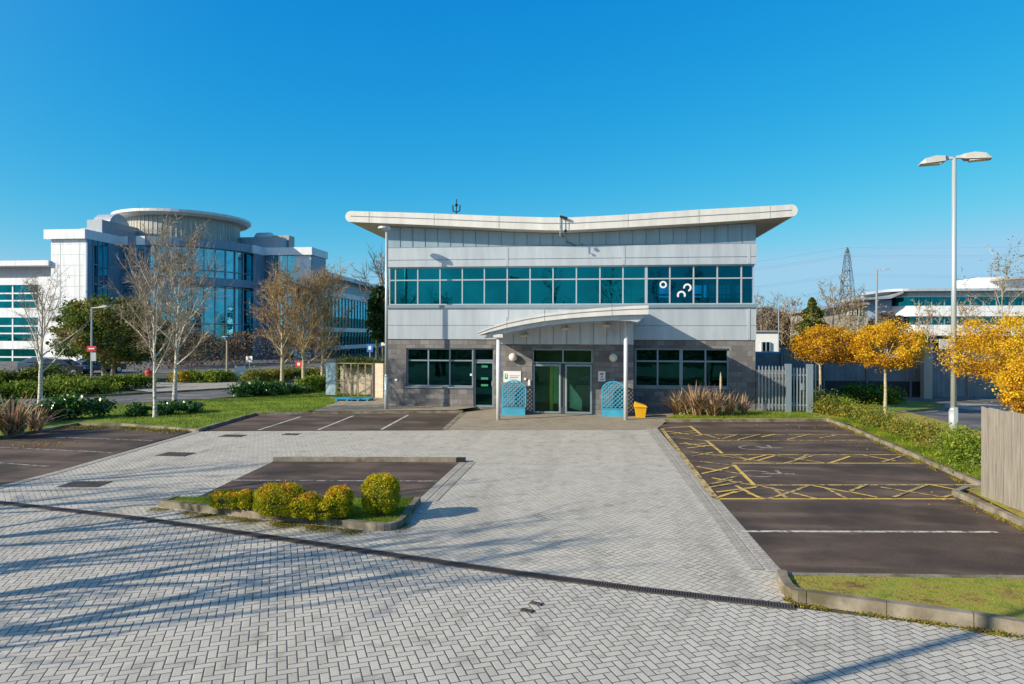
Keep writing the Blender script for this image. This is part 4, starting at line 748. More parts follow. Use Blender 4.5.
# off-frame trees throwing shadows across the paving at left
base = Vector(G(0, 540)); n_ = Vector((-dirn.y, dirn.x))
for k, (tb, off, H_, sd_, lb) in enumerate(((6.5, .2, 6.3, 21, 'bare tree left of the camera, nearest the drain'), (8.5, -1.6, 6.9, 22, 'bare tree left of the camera, middle one'), (6.0, -3.0, 6.4, 23, 'bare tree left of the camera, third from the car park'), (6.5, -4.3, 6.4, 26, 'bare tree left of the camera, standing nearest beside it'), (9, 2.6, 6.0, 24, 'bare tree left of the camera by the car park'), (13, 4.9, 8.6, 25, 'bare tree far left beside the car park'))):
    q = base-dirn*tb+n_*off; twig_tree('bare_tree', (q.x, q.y, 0), H_, 2.4, lb, sd_, trunk_h=.3, r0=.19, nl=13, dens=.7, tw=.012, mats=('bark', 'twig_brown'), group='bare trees left of the camera')
# ---- leafy crowns
def leaf_mass(name, parent, c, r, n, size, mat, clump=60, csize=.2, shell=.55, tintf=None, flat=0, asp=.6, kind=None):
    P_ = ell_points(n, (0, 0, 0), (1, 1, 1), shell, clump, csize); 
    tn = NR.uniform(0, 1, n)*.55+.45*(.5+.5*np.sin(P_[:, 0]*5+P_[:, 1]*4+P_[:, 2]*6))
    if tintf is not None: tn = tintf(P_, tn)
    P_ = P_*np.array(r)+np.array(c); P_[:, 2] = np.maximum(P_[:, 2], .05)
    v_, f_ = leaves(P_, size, flat=flat, asp=asp); return mkobj(name, v_, f_, mat, parent, tint=tn)
def orange_tree(px, pyb, x0, x1, y0, y1, label, seed, d=None, base=None, n=15000, th=(.055, .045)):
    global NR; NR = np.random.RandomState(seed)
    bx, by = base or G(px, pyb); dep = (Vector((bx, by, 0))-CAM).dot(fw); c1 = DP((x0+x1)/2, (y0+y1)/2, dep); rx_ = (x1-x0)/2*dep/FPX; rz_ = (y1-y0)/2*dep/FPX
    t = thing('orange_tree', (bx, by, 0), label, 'tree', 'orange leaved standard trees'); tk = MB(); zc = c1.z-rz_*.75
    tk.tube([(bx, by, 0), (bx+.02, by, zc*.5), (bx, by, zc), ((bx+c1.x)/2, by, c1.z)], [th[0]*1.5, th[0]*1.15, th[0], th[1]*.6], 9)
    for k in range(22):
        a = k*2.4; q = Vector((c1.x+math.cos(a)*rx_*random.uniform(.5, .9), by+math.sin(a)*rx_*random.uniform(.5, .9), c1.z+random.uniform(-.6, .75)*rz_)); s_ = Vector((bx, by, zc+random.uniform(-.05, .3)*rz_)); m_ = s_.lerp(q, .5)+Vector((0, 0, .12*rz_)); tk.tube([s_, m_, q], [.03, .02, .006], 5)
    tk.build('trunk', 'bark_pale', t, smooth=True)
    R_ = NR.uniform; n = int(n*1.35); m = 230; K = NR.normal(size=(m, 3)); K /= np.linalg.norm(K, axis=1)[:, None]; K *= R_(.35, 1, m)[:, None]**.5; K[:, 2] = np.where(K[:, 2] < -.55, -.55+R_(-.15, .1, m), K[:, 2]); K[:, 2] += .25*(1-np.hypot(K[:, 0], K[:, 1]))*0
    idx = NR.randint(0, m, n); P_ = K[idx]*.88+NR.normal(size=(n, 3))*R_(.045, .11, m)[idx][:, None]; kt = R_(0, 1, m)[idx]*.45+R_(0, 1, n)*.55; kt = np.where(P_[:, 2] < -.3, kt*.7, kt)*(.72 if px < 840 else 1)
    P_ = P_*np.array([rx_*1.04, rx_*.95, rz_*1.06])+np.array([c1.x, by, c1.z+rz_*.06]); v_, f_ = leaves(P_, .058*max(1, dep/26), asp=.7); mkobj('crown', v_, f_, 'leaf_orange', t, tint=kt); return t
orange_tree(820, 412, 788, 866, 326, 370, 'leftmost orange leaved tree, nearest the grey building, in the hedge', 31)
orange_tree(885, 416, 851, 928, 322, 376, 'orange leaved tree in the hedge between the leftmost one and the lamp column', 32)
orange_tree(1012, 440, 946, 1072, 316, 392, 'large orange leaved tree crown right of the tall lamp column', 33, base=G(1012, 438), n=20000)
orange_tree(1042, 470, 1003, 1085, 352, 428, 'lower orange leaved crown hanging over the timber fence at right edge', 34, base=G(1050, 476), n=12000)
# oak-like evergreen at left
NR = np.random.RandomState(5)
def big_tree(px, pyb, x0, x1, y0, y1, label, n=16000, mat='leaf_oak', size=.2, name='evergreen_tree', two=True, shell=.45):
    bx, by = G(px, pyb); dep = (Vector((bx, by, 0))-CAM).dot(fw); c1 = DP((x0+x1)/2, (y0+y1)/2, dep); rx_ = (x1-x0)/2*dep/FPX; rz_ = (y1-y0)/2*dep/FPX
    t = thing(name, (bx, by, 0), label, 'tree'); tk = MB()
    for o_ in ((-.3, .35) if two else (0,)):
        tk.tube([(bx+o_, by, 0), (bx+o_*1.4, by, c1.z*.5), (bx+o_*3, by, c1.z)], [.17, .13, .05], 8)
        for k in range(14): a = k*2.4; q = Vector((c1.x+math.cos(a)*rx_*.8, by+math.sin(a)*rx_*.8, c1.z+random.uniform(-.6, .8)*rz_)); s_ = Vector((bx+o_*1.5, by, c1.z-rz_*.7)); tk.tube([s_, s_.lerp(q, .5)+Vector((0, 0, .2)), q], [.06, .04, .01], 4)
    tk.build('trunk', 'bark', t, smooth=True); leaf_mass('crown', t, (c1.x, by, c1.z), (rx_, rx_, rz_), n, size, mat, clump=170, csize=.09, shell=shell); return t
big_tree(108, 381, 54, 172, 296, 366, 'round dense olive evergreen tree before the white office tower', n=26000, size=.21)
big_tree(377, 384, 366, 392, 285, 345, 'narrow green pine beside the building left edge', n=3500, mat='leaf_pine', size=.3, name='pine_tree', two=False)
twig_tree('bare_tree', at(383, 383), hgt(383, 383, 262), 3.2, 'tall bare tree rising behind the building left edge', 41, mats=('bark', 'twig_brown'), tw=.015, dens=1.0, group=None)
# ---- hedges and shrubs
def bush(px, py, w, h, label, mat='leaf_green', n=2500, size=.09, dpth=None, name='shrub', cat='shrub', group=None, stem=False, tintf=None, clump=50, csize=.16, shell=.5, z=0.08, asp=.6):
    x, y = G(px, py, z); q_ = 1+(dpth or w)*.5/math.hypot(x, y); x *= q_; y *= q_; r = (w/2, (dpth or w)/2, h/2)
    t = thing(name, (x, y, z), label, cat, group); mb = MB()
    for k in range(7): a = k*.9; mb.tube([(x+math.cos(a)*.05*w, y+math.sin(a)*.05, z-.05), (x+math.cos(a)*.25*w, y+math.sin(a)*.2*r[1], z+h*.5), (x+math.cos(a)*.4*w, y+math.sin(a)*.4*r[1], z+h*.8)], [.02, .015, .006], 4)
    mb.build('stem', 'bark', t); leaf_mass('foliage', t, (x, y, z+h/2+(.12 if stem else 0)), r, n, size, mat, clump=clump, csize=csize, shell=shell, tintf=tintf, asp=asp); return t
def hedge(pts, w, h, label, mat, n, size, name='hedge', tintf=None, z=.05, wob=.25, group=None, cat='hedge', zt=.08):
    """long planted hedge along a polyline of ground points"""
    pts = [Vector(p[:2]) for p in pts]; L = [0]
    for a, b in zip(pts[:-1], pts[1:]): L.append(L[-1]+(b-a).length)
    c0 = (sum((p.x for p in pts))/len(pts), sum((p.y for p in pts))/len(pts), z); t = thing(name, c0, label, cat, group)
    K = max(12, int(L[-1]*w*9)); s_ = NR.uniform(0, L[-1], K); xs = np.interp(s_, L, [p.x for p in pts]); ys = np.interp(s_, L, [p.y for p in pts])
    a = NR.uniform(0, math.pi, K); rr = NR.uniform(.3, 1, K)**.5; u = np.cos(a)*rr*w/2; hz = np.abs(np.sin(a))*rr*h*(1+wob*np.sin(s_*1.7)+wob*.6*NR.uniform(-1, 1, K))*.9+.06
    C = np.stack([xs+u*.5+NR.normal(0, .1, K), ys+u, z+hz], 1); idx = NR.randint(0, K, n); ct = NR.uniform(0, 1, K)[idx]
    P_ = C[idx]+NR.normal(size=(n, 3))*np.array([.16, .16, .10])*min(1.4, h/.6+.2); P_[:, 2] = np.maximum(P_[:, 2], z+.01); tn = .5*ct+.5*NR.uniform(0, 1, n)
    v_, f_ = leaves(P_, size); mkobj('foliage', v_, f_, mat, t, tint=tn); mb = MB()
    for i in range(0, K, 3): mb.tube([(xs[i], ys[i], z-.05), (C[i][0], C[i][1], C[i][2])], [.015, .006], 4)
    mb.build('stem', 'bark', t); return t
hedge([G(803, 412), G(835, 417), G(868, 425)], 1.3, .6, 'green and bronze low hedge under the two left orange trees', 'leaf_mixed', 5500, .085)
hedge([G(868, 428), G(905, 440), G(940, 453)], 1.2, .6, 'orange tipped low hedge along the kerb left of the lamp column', 'leaf_mixed', 6500, .07)
hedge([G(945, 459), G(962, 466), G(980, 476)], 1.3, .8, 'bright green bush at the hedge end beside the timber fence', 'leaf_lime', 5500, .065)
hedge([G(800, 409), G(830, 412), G(858, 415)], .9, .75, 'clipped green bush at the foot of the leftmost orange tree', 'leaf_lime', 4500, .08)
bush(862, 405.5, 2.2, 1.0, 'dark round shrub on the grass in shade between the orange trees', 'leaf_green', 2500, .12); bush(884, 405, 2.0, .9, 'bright green round shrub on grass behind the second orange tree', 'leaf_lime', 2500, .11)
# left side shrubs
hedge([G(-40, 433), G(0, 428), G(45, 422), G(94, 419)], 1.5, .72, 'glossy dark laurel hedge along the back of the left car park', 'leaf_laurel', 9000, .15, wob=.1)
bush(136, 417, 1.1, .5, 'small dark laurel shrub left of the lawn birch', 'leaf_laurel', 900, .13); bush(166, 415.5, 1.3, .55, 'small dark laurel shrub right behind the lawn birch', 'leaf_laurel', 1100, .13); bush(191, 413.5, 1.2, .5, 'small dark laurel shrub right of the lawn birch', 'leaf_laurel', 900, .13)
hedge([G(-60, 402), G(0, 399), G(60, 397), G(100, 396)], 2.6, .7, 'broad bright green hedge on the far side of the road', 'leaf_lime', 14000, .14, wob=.12); hedge([G(60, 393), G(100, 391), G(135, 389)], 2.6, .8, 'bright green hedge mound behind the red sign lamp post', 'leaf_lime', 9000, .15, wob=.1)
hedge([G(-120, 392), G(-20, 388), G(55, 385)], 3, 1.1, 'loose mixed shrub bank in front of the office left wing', 'leaf_oak', 9000, .17)
hedge([G(240, 398), G(268, 396), G(296, 395)], 2.2, .6, 'glossy dark rhododendron mound on the lawn before the three birches', 'leaf_laurel', 7000, .14, wob=.12); hedge([G(300, 393), G(318, 392), G(334, 391)], 2, .75, 'yellowish variegated shrub beside the bin store', 'leaf_lime', 4500, .14, wob=.1)
hedge([G(182, 383), G(208, 383), G(235, 382)], 1.2, .7, 'low yellow green clipped hedge beyond the driveway', 'leaf_lime', 5000, .14, wob=.08); hedge([G(250, 385), G(290, 381), G(335, 379)], 1.6, .85, 'brown green clipped hedge behind the three birches', 'leaf_mixed', 7000, .15, wob=.08)
bush(184, 382.8, 2.0, .8, 'bright yellow flowering bush at the end of the clipped hedge', 'leaf_yellow', 1200, .14); hedge([G(335, 379), G(380, 378)], 1.4, 1.1, 'dark hedge behind the bin store', 'leaf_green', 3000, .15)
# topiary island
def topi(px, py, w, h, dp, label, n, tip=.5, box=False, zoff=.11):
    x, y = G(px, py+4, zoff); q_ = 1+dp/2/math.hypot(x, y); x *= q_; y *= q_; w *= 1.06; h *= 1.0; t = thing('clipped_shrub', (x, y, zoff), label, 'clipped shrub', 'clipped shrubs on the island'); mb = MB()
    for k in range(9): a = k*.7; mb.tube([(x+math.cos(a)*.03, y+math.sin(a)*.03, zoff-.05), (x+math.cos(a)*w*.22, y+math.sin(a)*dp*.22, zoff+h*.5), (x+math.cos(a)*w*.36, y+math.sin(a)*dp*.36, zoff+h*.8)], [.02, .012, .005], 4)
    mb.build('stem', 'bark', t); m = n; D = NR.normal(size=(m, 3)); D /= np.linalg.norm(D, axis=1)[:, None]
    D = np.sign(D)*np.abs(D)**(.55 if box else .8); D[:, 2] = np.where(D[:, 2] < 0, -np.abs(D[:, 2])**.7, D[:, 2])
    rad = NR.uniform(.72, 1.0, m)+.05*np.sin(D[:, 0]*7+px)*np.sin(D[:, 2]*6+D[:, 1]*5+px)+.03*np.sin(D[:, 0]*19)*np.sin(D[:, 2]*17+D[:, 1]*15)+np.maximum(0, D[:, 2])*NR.exponential(.035, m); Q = D*rad[:, None]; Q[:, 2] = np.maximum(Q[:, 2], -.97)
    tn = .25+.28*NR.uniform(-1, 1, m)+tip*np.maximum(0, Q[:, 2])**1.3+.12*np.sin(Q[:, 0]*6+3*Q[:, 1]); P_ = Q*np.array([w/2, dp/2, h/2])+np.array([x, y, zoff+h/2+.03]); v_, f_ = leaves(P_, .032, asp=.65); mkobj('foliage', v_, f_, 'leaf_topiary', t, tint=tn)
    return t
topi(227, 507.5, .6, .32, .4, 'low clipped box shaped shrub at the left end of the planted island', 6000, .45, True); topi(246.5, 508.5, .3, .37, .3, 'narrow small clipped shrub beside the low box shaped one', 3500, .5)
topi(280, 517.5, .9, .58, .75, 'large orange tipped clipped shrub left of the island middle', 16000, .5); topi(304, 518.5, .58, .44, .6, 'lower clipped mound joining the large shrub and the hedge', 7000, .6)
topi(321, 519, .5, .34, .5, 'low golden clipped shrub between the mound and the peaked one', 6000, .35, True); topi(339, 518, .48, .56, .5, 'peaked orange topped clipped shrub left of the round ball', 8500, .55); topi(381, 514.5, .68, .72, .66, 'tall egg shaped clipped shrub at the right end of the island', 15000, .28)
# phormium / grassy clumps
def strappy(px, py, R, H, n, label, seed, mat='phormium', group=None, z=.1):
    rs = np.random.RandomState(seed); x, y = G(px, py); V = []; Fc = []; T = []
    n = int(n*.95)
    for i in range(n):
        a = rs.uniform(0, 2*math.pi); r = rs.uniform(.25, 1.45); L = H*rs.uniform(.5, 1.1); bx, by = x+rs.normal(0, R*.11), y+rs.normal(0, R*.08); dx_, dy_ = math.cos(a)*R*r, math.sin(a)*R*r; wv = rs.uniform(.013, .028); px_, py_ = -math.sin(a)*wv, math.cos(a)*wv; b0 = len(V); tt = rs.uniform(0, 1)
        for k, q in enumerate((0, .35, .7, 1)):
            zz_ = z+L*(q-.25*q*q*r*rs.uniform(.4, 1.6)); cx_, cy_ = bx+dx_*q**1.4, by+dy_*q**1.4; ww = (1, 1.1, .8, .1)[k]; V.append((cx_-px_*ww, cy_-py_*ww, zz_)); V.append((cx_+px_*ww, cy_+py_*ww, zz_))
        for k in range(3): Fc.append((b0+2*k, b0+2*k+1, b0+2*k+3, b0+2*k+2)); T.append(tt)
    return props(mkobj('flax_plant', V, Fc, mat, None, loc=(x, y, z), tint=T), label, 'flax plant', group)
for k, (px, py, R_, H_, n, lb) in enumerate(((679, 417, .8, 1.25, 150, 'spiky red brown flax plant nearest the yellow grit bin'), (697, 418, .9, 1.5, 190, 'spiky red brown flax plant second from the grit bin'), (714, 418.5, .8, 1.35, 150, 'spiky red brown flax plant in the middle of the bed by the window'), (730, 418, .6, 1.2, 70, 'thinner flax plant near the building right corner'), (744, 417, .5, 1.1, 40, 'sparse last flax plant at the building right corner'))):
    strappy(px, py, R_, H_, n, lb, 50+k, group='flax plants by the front wall')
for px in (705,): 
    p = G(px+15, 417); mb = MB(); mb.tube([(p[0], p[1], .1), (p[0]+.02, p[1], 1.1), (p[0]+.03, p[1], 1.25), (p[0]+.03, p[1], 1.7), (p[0]+.02, p[1], 1.95)], [.02, .02, .06, .05, .01], 6); mb.build('flower_stalk', 'bark_pale', label='tall pale flower stalk rising from the flax plants', cat='flower stalk')
for k, (px, py, R_, H_, n, lb) in enumerate(((12, 437, 1.1, 1.5, 170, 'large spiky flax clump at the left car park edge'), (-18, 440, 1.1, 1.5, 150, 'spiky flax clump at the far left edge of the car park'), (35, 433, .8, .9, 90, 'smaller arching flax clump in front of the laurel hedge'))): strappy(px, py, R_, H_, n, lb, 70+k, group='flax plants by the left car park')
# grass blades
def blades(poly, n, h, z, name='grass', mat='blade', seed=0, wd=.006, tmin=0, tmax=1):
    rs = np.random.RandomState(seed); P = np.array(poly); mn, mx = P.min(0), P.max(0); Q = rs.uniform(mn, mx, (n*3, 2)); x, y = Q[:, 0], Q[:, 1]; ins = np.zeros(len(Q), bool); j = len(P)-1
    for i in range(len(P)):
        c_ = ((P[i, 1] > y) != (P[j, 1] > y)) & (x < (P[j, 0]-P[i, 0])*(y-P[i, 1])/(P[j, 1]-P[i, 1]+1e-12)+P[i, 0]); ins ^= c_; j = i
    Q = Q[ins][:n]; n = len(Q); a = rs.uniform(0, 2*np.pi, n); b = rs.uniform(0, 2*np.pi, n); hh = h*rs.uniform(.4, 1.2, n); V = np.empty((n*3, 3)); dx_, dy_ = np.cos(a)*wd, np.sin(a)*wd
    V[0::3] = np.stack([Q[:, 0]-dx_, Q[:, 1]-dy_, np.full(n, z)], 1); V[1::3] = np.stack([Q[:, 0]+dx_, Q[:, 1]+dy_, np.full(n, z)], 1); V[2::3] = np.stack([Q[:, 0]+np.cos(b)*hh*.5, Q[:, 1]+np.sin(b)*hh*.5, z+hh], 1)
    tn = np.clip(rs.uniform(0, .7, n)+.3*(np.sin(Q[:, 0]*2.1)*np.sin(Q[:, 1]*2.7+Q[:, 0])), tmin, tmax)
    return props(mkobj(name, V, np.arange(n*3).reshape(n, 3), mat, tint=tn), 'short green grass', 'grass', None, 'stuff')
blades(ip, 22000, .05, .095, seed=1, wd=.005)
vg = [G(782, 580.5)]+[tuple(Vector(p)+Vector((0.0, .12))) for p in fk[2:]]+[(14, 10.2), G(1100, 581)]
blades(vg, 9000, .035, .088, seed=2, wd=.005, tmin=.1)
blades(lawn_back[:5]+lawn_back[7:13]+[G(123, 426)], 30000, .07, .055, seed=3, wd=.014); blades(GP([(690, 412), (668, 420.5), (828, 420), (790, 411)]), 6000, .08, .11, seed=4, wd=.01)
blades([G(828, 421), G(850, 427), G(981, 484.5), G(985, 478), G(860, 420)], 9000, .12, .1, seed=5, wd=.008)
# moss / weeds along kerb feet
def weeds(pts, n, w, size, z, seed, name='moss'):
    rs = np.random.RandomState(seed); pts = [Vector(p[:2]) for p in pts]; L = [0]
    for a, b in zip(pts[:-1], pts[1:]): L.append(L[-1]+(b-a).length)
    K = max(6, int(L[-1]*2.2)); cs = rs.uniform(0, L[-1], K); s_ = cs[rs.randint(0, K, n)]+rs.normal(0, .13, n); s_ = np.clip(s_, 0, L[-1]); x = np.interp(s_, L, [p.x for p in pts]); y = np.interp(s_, L, [p.y for p in pts]); P_ = np.stack([x+rs.normal(0, w, n)*.4, y-np.abs(rs.normal(0, w, n)), z+np.abs(rs.normal(0, size*.5, n))], 1)
    v_, f_ = leaves(P_, size); return props(mkobj(name, v_, f_, 'litter', tint=rs.uniform(0, 1, n)), 'moss and small weeds along the kerb', 'moss', None, 'stuff')
fkl = [tuple(Vector(p)+Vector((-.02, -.08))) for p in fk[3:]]
weeds(fkl, 3500, .05, .03, .01, 1); weeds([tuple(Vector(p)+Vector((0, -.08))) for p in front], 9000, .17, .02, .006, 2)
weeds([G(828, 422.5), G(850, 431), G(981, 492)], 3500, .1, .035, .016, 3); weeds([G(955, 499), G(1024, 531)], 1500, .06, .03, .016, 4); weeds([G(62, 427), G(120, 427.5), G(190, 431.5)], 2500, .3, .05, .012, 5)
def litter_patch(px, py, n, w, d_, seed): 
    rs = np.random.RandomState(seed); x, y = G(px, py); P_ = np.stack([x+rs.normal(0, w, n), y+rs.normal(0, d_, n), .02+rs.uniform(0, .012, n)], 1); v_, f_ = leaves(P_, .06, flat=0); v_[:, 2] = np.clip(v_[:, 2], .016, .04)
    props(mkobj('fallen_leaves', v_, f_, 'leaf_orange', tint=rs.uniform(0, .5, n)), 'small scatter of brown fallen leaves', 'leaves', None, 'stuff')
litter_patch(37, 446, 130, .5, .3, 1); litter_patch(905, 447, 90, 1.2, .8, 2); litter_patch(850, 428, 120, 1.4, .6, 3); litter_patch(985, 505, 60, .5, .5, 4)
# ================================================================ RIGHT SIDE: fence, gate, dark wall
fa, fb = Vector(G(981.5, 500)), Vector(G(1026, 518)); fb = fa+(fb-fa)*2.6; u = (fb-fa).normalized(); n2 = Vector((-u.y, u.x)); L = (fb-fa).length
t = thing('timber_fence', (fa.x, fa.y, 0), 'weathered grey vertical board fence at the right edge of the car park', 'fence'); mb = MB(); k = int(L/.13)
for i in range(k):
    c = fa+u*((i+.5)*L/k); mb.obox(c[:2] if False else (c.x, c.y), u, n2, L/k/2-.004, .012+.004*(i % 2), .08, 2.0+random.uniform(-.012, .012))
mb.build('board', 'timber', t); mb = MB()
for zc in (.4, 1.1, 1.75): mb.obox(((fa.x+fb.x)/2+n2.x*.045, (fa.y+fb.y)/2+n2.y*.045), u, n2, L/2, .02, zc-.04, zc+.04)
mb.build('rail', 'timber', t)
for i in range(4):
    c = fa+u*(.06+i*L/3.2)+n2*.11; MB().obox((c.x, c.y), u, n2, .05, .05, 0, 1.95).build('post', 'timber', t)
# dark boundary fence behind the orange trees
ya = 41.5; x0 = XR+.3; xe = DP(925, 380, 41).x
def slat_fence(P0, P1, z0, z1, label, mat='fence_dark', pw=.15, name='boundary_fence'):
    P0, P1 = Vector(P0), Vector(P1); u = (P1-P0).normalized(); n2 = Vector((-u.y, u.x)); L = (P1-P0).length; t = thing(name, (P0.x, P0.y, 0), label, 'fence'); mb = MB(); k = int(L/pw)
    for i in range(k): c = P0+u*((i+.5)*L/k)-n2*.01*(i % 2); mb.obox((c.x, c.y), u, n2, L/k/2-.006, .015, z0, z1)
    mb.build('board', mat, t); mb = MB(); c = (P0+P1)/2
    if z0 > .3: mb.obox((c.x, c.y), u, n2, L/2, .1, -.05, z0)
    mb.obox((c.x, c.y), u, n2, L/2, .05, z1+.002, z1+.1); mb.build('plinth', 'dark', t)
    for i in range(int(L/2.4)+1): q = P0+u*i*2.4-n2*.08; MB().obox((q.x, q.y), u, n2, .05, .05, 0, z1+.05).build('post', mat, t)
    return t
slat_fence((XR+3.8, 42), (DP(926, 390, 40).x, 42), .9, 2.9, 'dark blue grey boarded fence in shade behind the orange trees')
p = DP(927, 390, 38.5); slat_fence((p.x, p.y+.2), (p.x+14, p.y+2.2), .1, 2.7, 'grey boarded fence right of the stone pillar behind the lamp column', pw=.13)
MB().box(p.x-.25, p.x+.2, p.y-.2, p.y+.25, 0, 3.1).build('gate_pillar', 'office_tan', label='square grey pillar between the two boarded fences', cat='pillar')
# recessed wall + palisade gate at building's right
gy = F-.3; MB().box(XR+.02, YP(787, 380, F).x, F+.03, F+.2, 0, Z(770, 370, F)).build('yard_wall', 'block', label='low block wall behind the palisade gate', cat='wall'); MB().box(XR+.1, XR+5, F+10, F+14, 0, 2.5).build('dark_shed', 'fence_dark', label='dark flat roofed store behind the block wall by the gate', cat='shed')
def palisade(xa, xb, Y, H, label, name='palisade_fence', handle=False):
    t = thing(name, ((xa+xb)/2, Y, .1), label, 'gate' if handle else 'fence'); mb = MB(); k = int((xb-xa)/.135)
    for i in range(k+1):
        x = xa+(xb-xa)*i/k; mb.box(x-.028, x+.028, Y-.012, Y+.012, .18, H); mb.add([(x-.028, Y-.012, H), (x+.028, Y-.012, H), (x+.028, Y+.012, H), (x-.028, Y+.012, H), (x, Y, H+.07)], [(0, 1, 4), (1, 2, 4), (2, 3, 4), (3, 0, 4)])
    mb.build('pale', 'galv', t); MB().box(xa-.02, xb+.02, Y+.014, Y+.05, .4, .45).box(xa-.02, xb+.02, Y+.014, Y+.05, H-.3, H-.25).build('rail', 'galv', t)
    if handle: MB().box(xb-.25, xb-.1, Y-.04, Y-.013, 1.1, 1.4).build('lock', 'frame', t)
    return t
def pg(px, Y): return YP(px, 390, Y).x
palisade(XR+.08, pg(786, gy), gy, Z(770, 367, gy), 'pale grey steel palisade fence against the block wall by the building')
for px in (788, 809.5): x = pg(px, gy); MB().box(x-.12, x+.12, gy-.12, gy+.12, .08, Z(800, 364, gy)).build('gate_post', 'frame', label='square pale steel post %s the palisade gate' % ('left of' if px < 800 else 'right of'), cat='gate post')
palisade(pg(791, gy), pg(807, gy), gy+.05, Z(800, 369, gy), 'narrow steel palisade gate with lock between two square posts', 'palisade_gate', True); palisade(pg(812, gy), pg(815.5, gy), gy, Z(770, 366, gy), 'short steel palisade section right of the gate posts')
# ================================================================ bin store, left of building
d_ = 37.5
def dp2(px, d): p = DP(px, 380, d); return (p.x, p.y)
t = thing('bin_store', (*dp2(357, d_), 0), 'walled bin store with steel framed gates and shrub topped roof edge', 'bin store')
a, b = Vector(dp2(331, d_+.8)), Vector(dp2(372.5, d_-.1)); u = (b-a).normalized(); n2 = Vector((-u.y, u.x)); zt = DP(350, 363, d_).z; zb = .1
mb = MB(); q = (a+b)/2+n2*1.9; mb.obox((q.x, q.y), u, n2, (b-a).length/2+.6, .1, 0, zt-.05); mb.build('back_wall', 'brick_beige', t)
mb = MB(); qa, qb = b+u*.25, Vector(dp2(384.5, d_-.6)); c = (qa+qb)/2; uu = (qb-qa).normalized(); mb.obox((c.x, c.y), uu, (-uu.y, uu.x), (qb-qa).length/2, .1, 0, zt); mb.build('side_wall', 'brick_beige', t)
q = a+n2*.9; MB().obox((a.x, a.y), u, n2, .32, .03, .15, zt).build('end_panel', 'clad_seam', t); mb = MB(); Lg = (b-a).length
for i in range(6): c = a+u*(.4+(Lg-.4)*i/5); mb.obox((c.x, c.y), u, n2, .025, .02, .12, zt-.02)
mb.obox(((a+b)/2)[:], u, n2, Lg/2, .018, zt*.5-.03, zt*.5+.03); mb.obox(((a+b)/2)[:], u, n2, Lg/2, .018, zt-.06, zt-.01); mb.build('gate_frame', 'bark', t)
mb = MB(); c = b+u*.12; mb.obox((c.x, c.y), u, n2, .07, .07, 0, zt+.03); mb.build('gate_post', 'dark', t)
hedge([dp2(334, d_+2.6), dp2(358, d_+2.2), dp2(386, d_+1.8)], .9, .55, 'dark clipped hedge top showing above the bin store wall', 'leaf_oak', 2600, .12, z=zt-.35, wob=.05)
for k, (px, w) in enumerate(((350, 1.35), (362, 1.0))):
    x, y = G(px, 402.5); t = thing('pallet', (x, y, .06), ('wide' if k == 0 else 'narrower')+' flat blue plastic pallet on the path before the bin store', 'pallet'); mb = MB(); 
    for i in range(6): mb.box(x-w/2, x+w/2, y-.45+i*.16, y-.34+i*.16, .2, .24)
    mb.build('deck', 'pallet_blue', t); mb = MB()
    for sx_ in (-1, 0, 1): mb.box(x+sx_*w*.42-.05, x+sx_*w*.42+.05, y-.45, y+.46, .1, .199)
    mb.build('runner', 'pallet_blue', t)
# ================================================================ vehicles and signs
def car(px, py, d, rot, col, label):
    p = DP(px, py, d); t = thing('parked_car', (p.x, p.y, 0), label, 'car'); cm = bpy.data.materials.get('car_'+str(col)) or plain('car_'+str(col), col, .25, .3, .04); c_, s_ = math.cos(rot), math.sin(rot)
    def tr(mb): mb.v = [(p.x+x*c_-y*s_, p.y+x*s_+y*c_, z) for x, y, z in mb.v]; return mb
    def prof(P, w0, w1, zsplit=0):
        mb = MB(); n = len(P); V = [(x, -(w0 if z < zsplit else w1), z) for x, z in P]+[(x, (w0 if z < zsplit else w1), z) for x, z in P]; mb.add(V, [tuple(range(n)), tuple(range(2*n-1, n-1, -1))]+[((i+1) % n, i, n+i, n+(i+1) % n) for i in range(n)]); return mb
    tr(prof([(-2.05, .3), (2.0, .28), (2.1, .55), (2.0, .78), (1.1, .92), (.45, 1.38), (-.9, 1.46), (-1.75, 1.1), (-2.08, .95), (-2.1, .5)], .87, .68, 1.0)).build('body', cm, t, bevel=.05)
    g = MB()
    for sg in (-1, 1): g.add([(.95, sg*.885, .97), (-1.5, sg*.885, 1.02), (-.85, sg*.72, 1.37), (.4, sg*.72, 1.31)], [(0, 1, 2, 3)])
    g.add([(1.13, -.62, .95), (1.13, .62, .95), (.5, .56, 1.37), (.5, -.56, 1.37)], [(0, 1, 2, 3)]); tr(g).build('window', 'glass_car', t)
    for x in (-1.3, 1.3):
        for sg in (-1, 1):
            wl = tr(MB().cyl((x, sg*.68, .32), (x, sg*.89, .32), .32, n=18)).build('wheel', 'tyre', t); tr(MB().cyl((x, sg*.89, .32), (x, sg*.9, .32), .2, n=12)).build('rim', 'rim', wl)
    for sg in (-1, 1): tr(MB().box(1.98, 2.09, sg*.55, sg*.8, .6, .74)).build('headlight', 'globe', t)
    return t
car(62, 378, 58, .25, (.03, .035, .04), 'black parked car behind the left hedge, closest to the sign lamp post'); car(47, 377, 62, .15, (.06, .09, .14), 'dark blue parked car left of the black one behind the hedge'); car(99, 378, 62, 1.2, (.03, .04, .07), 'dark parked car behind the hedge just right of the sign lamp post'); 
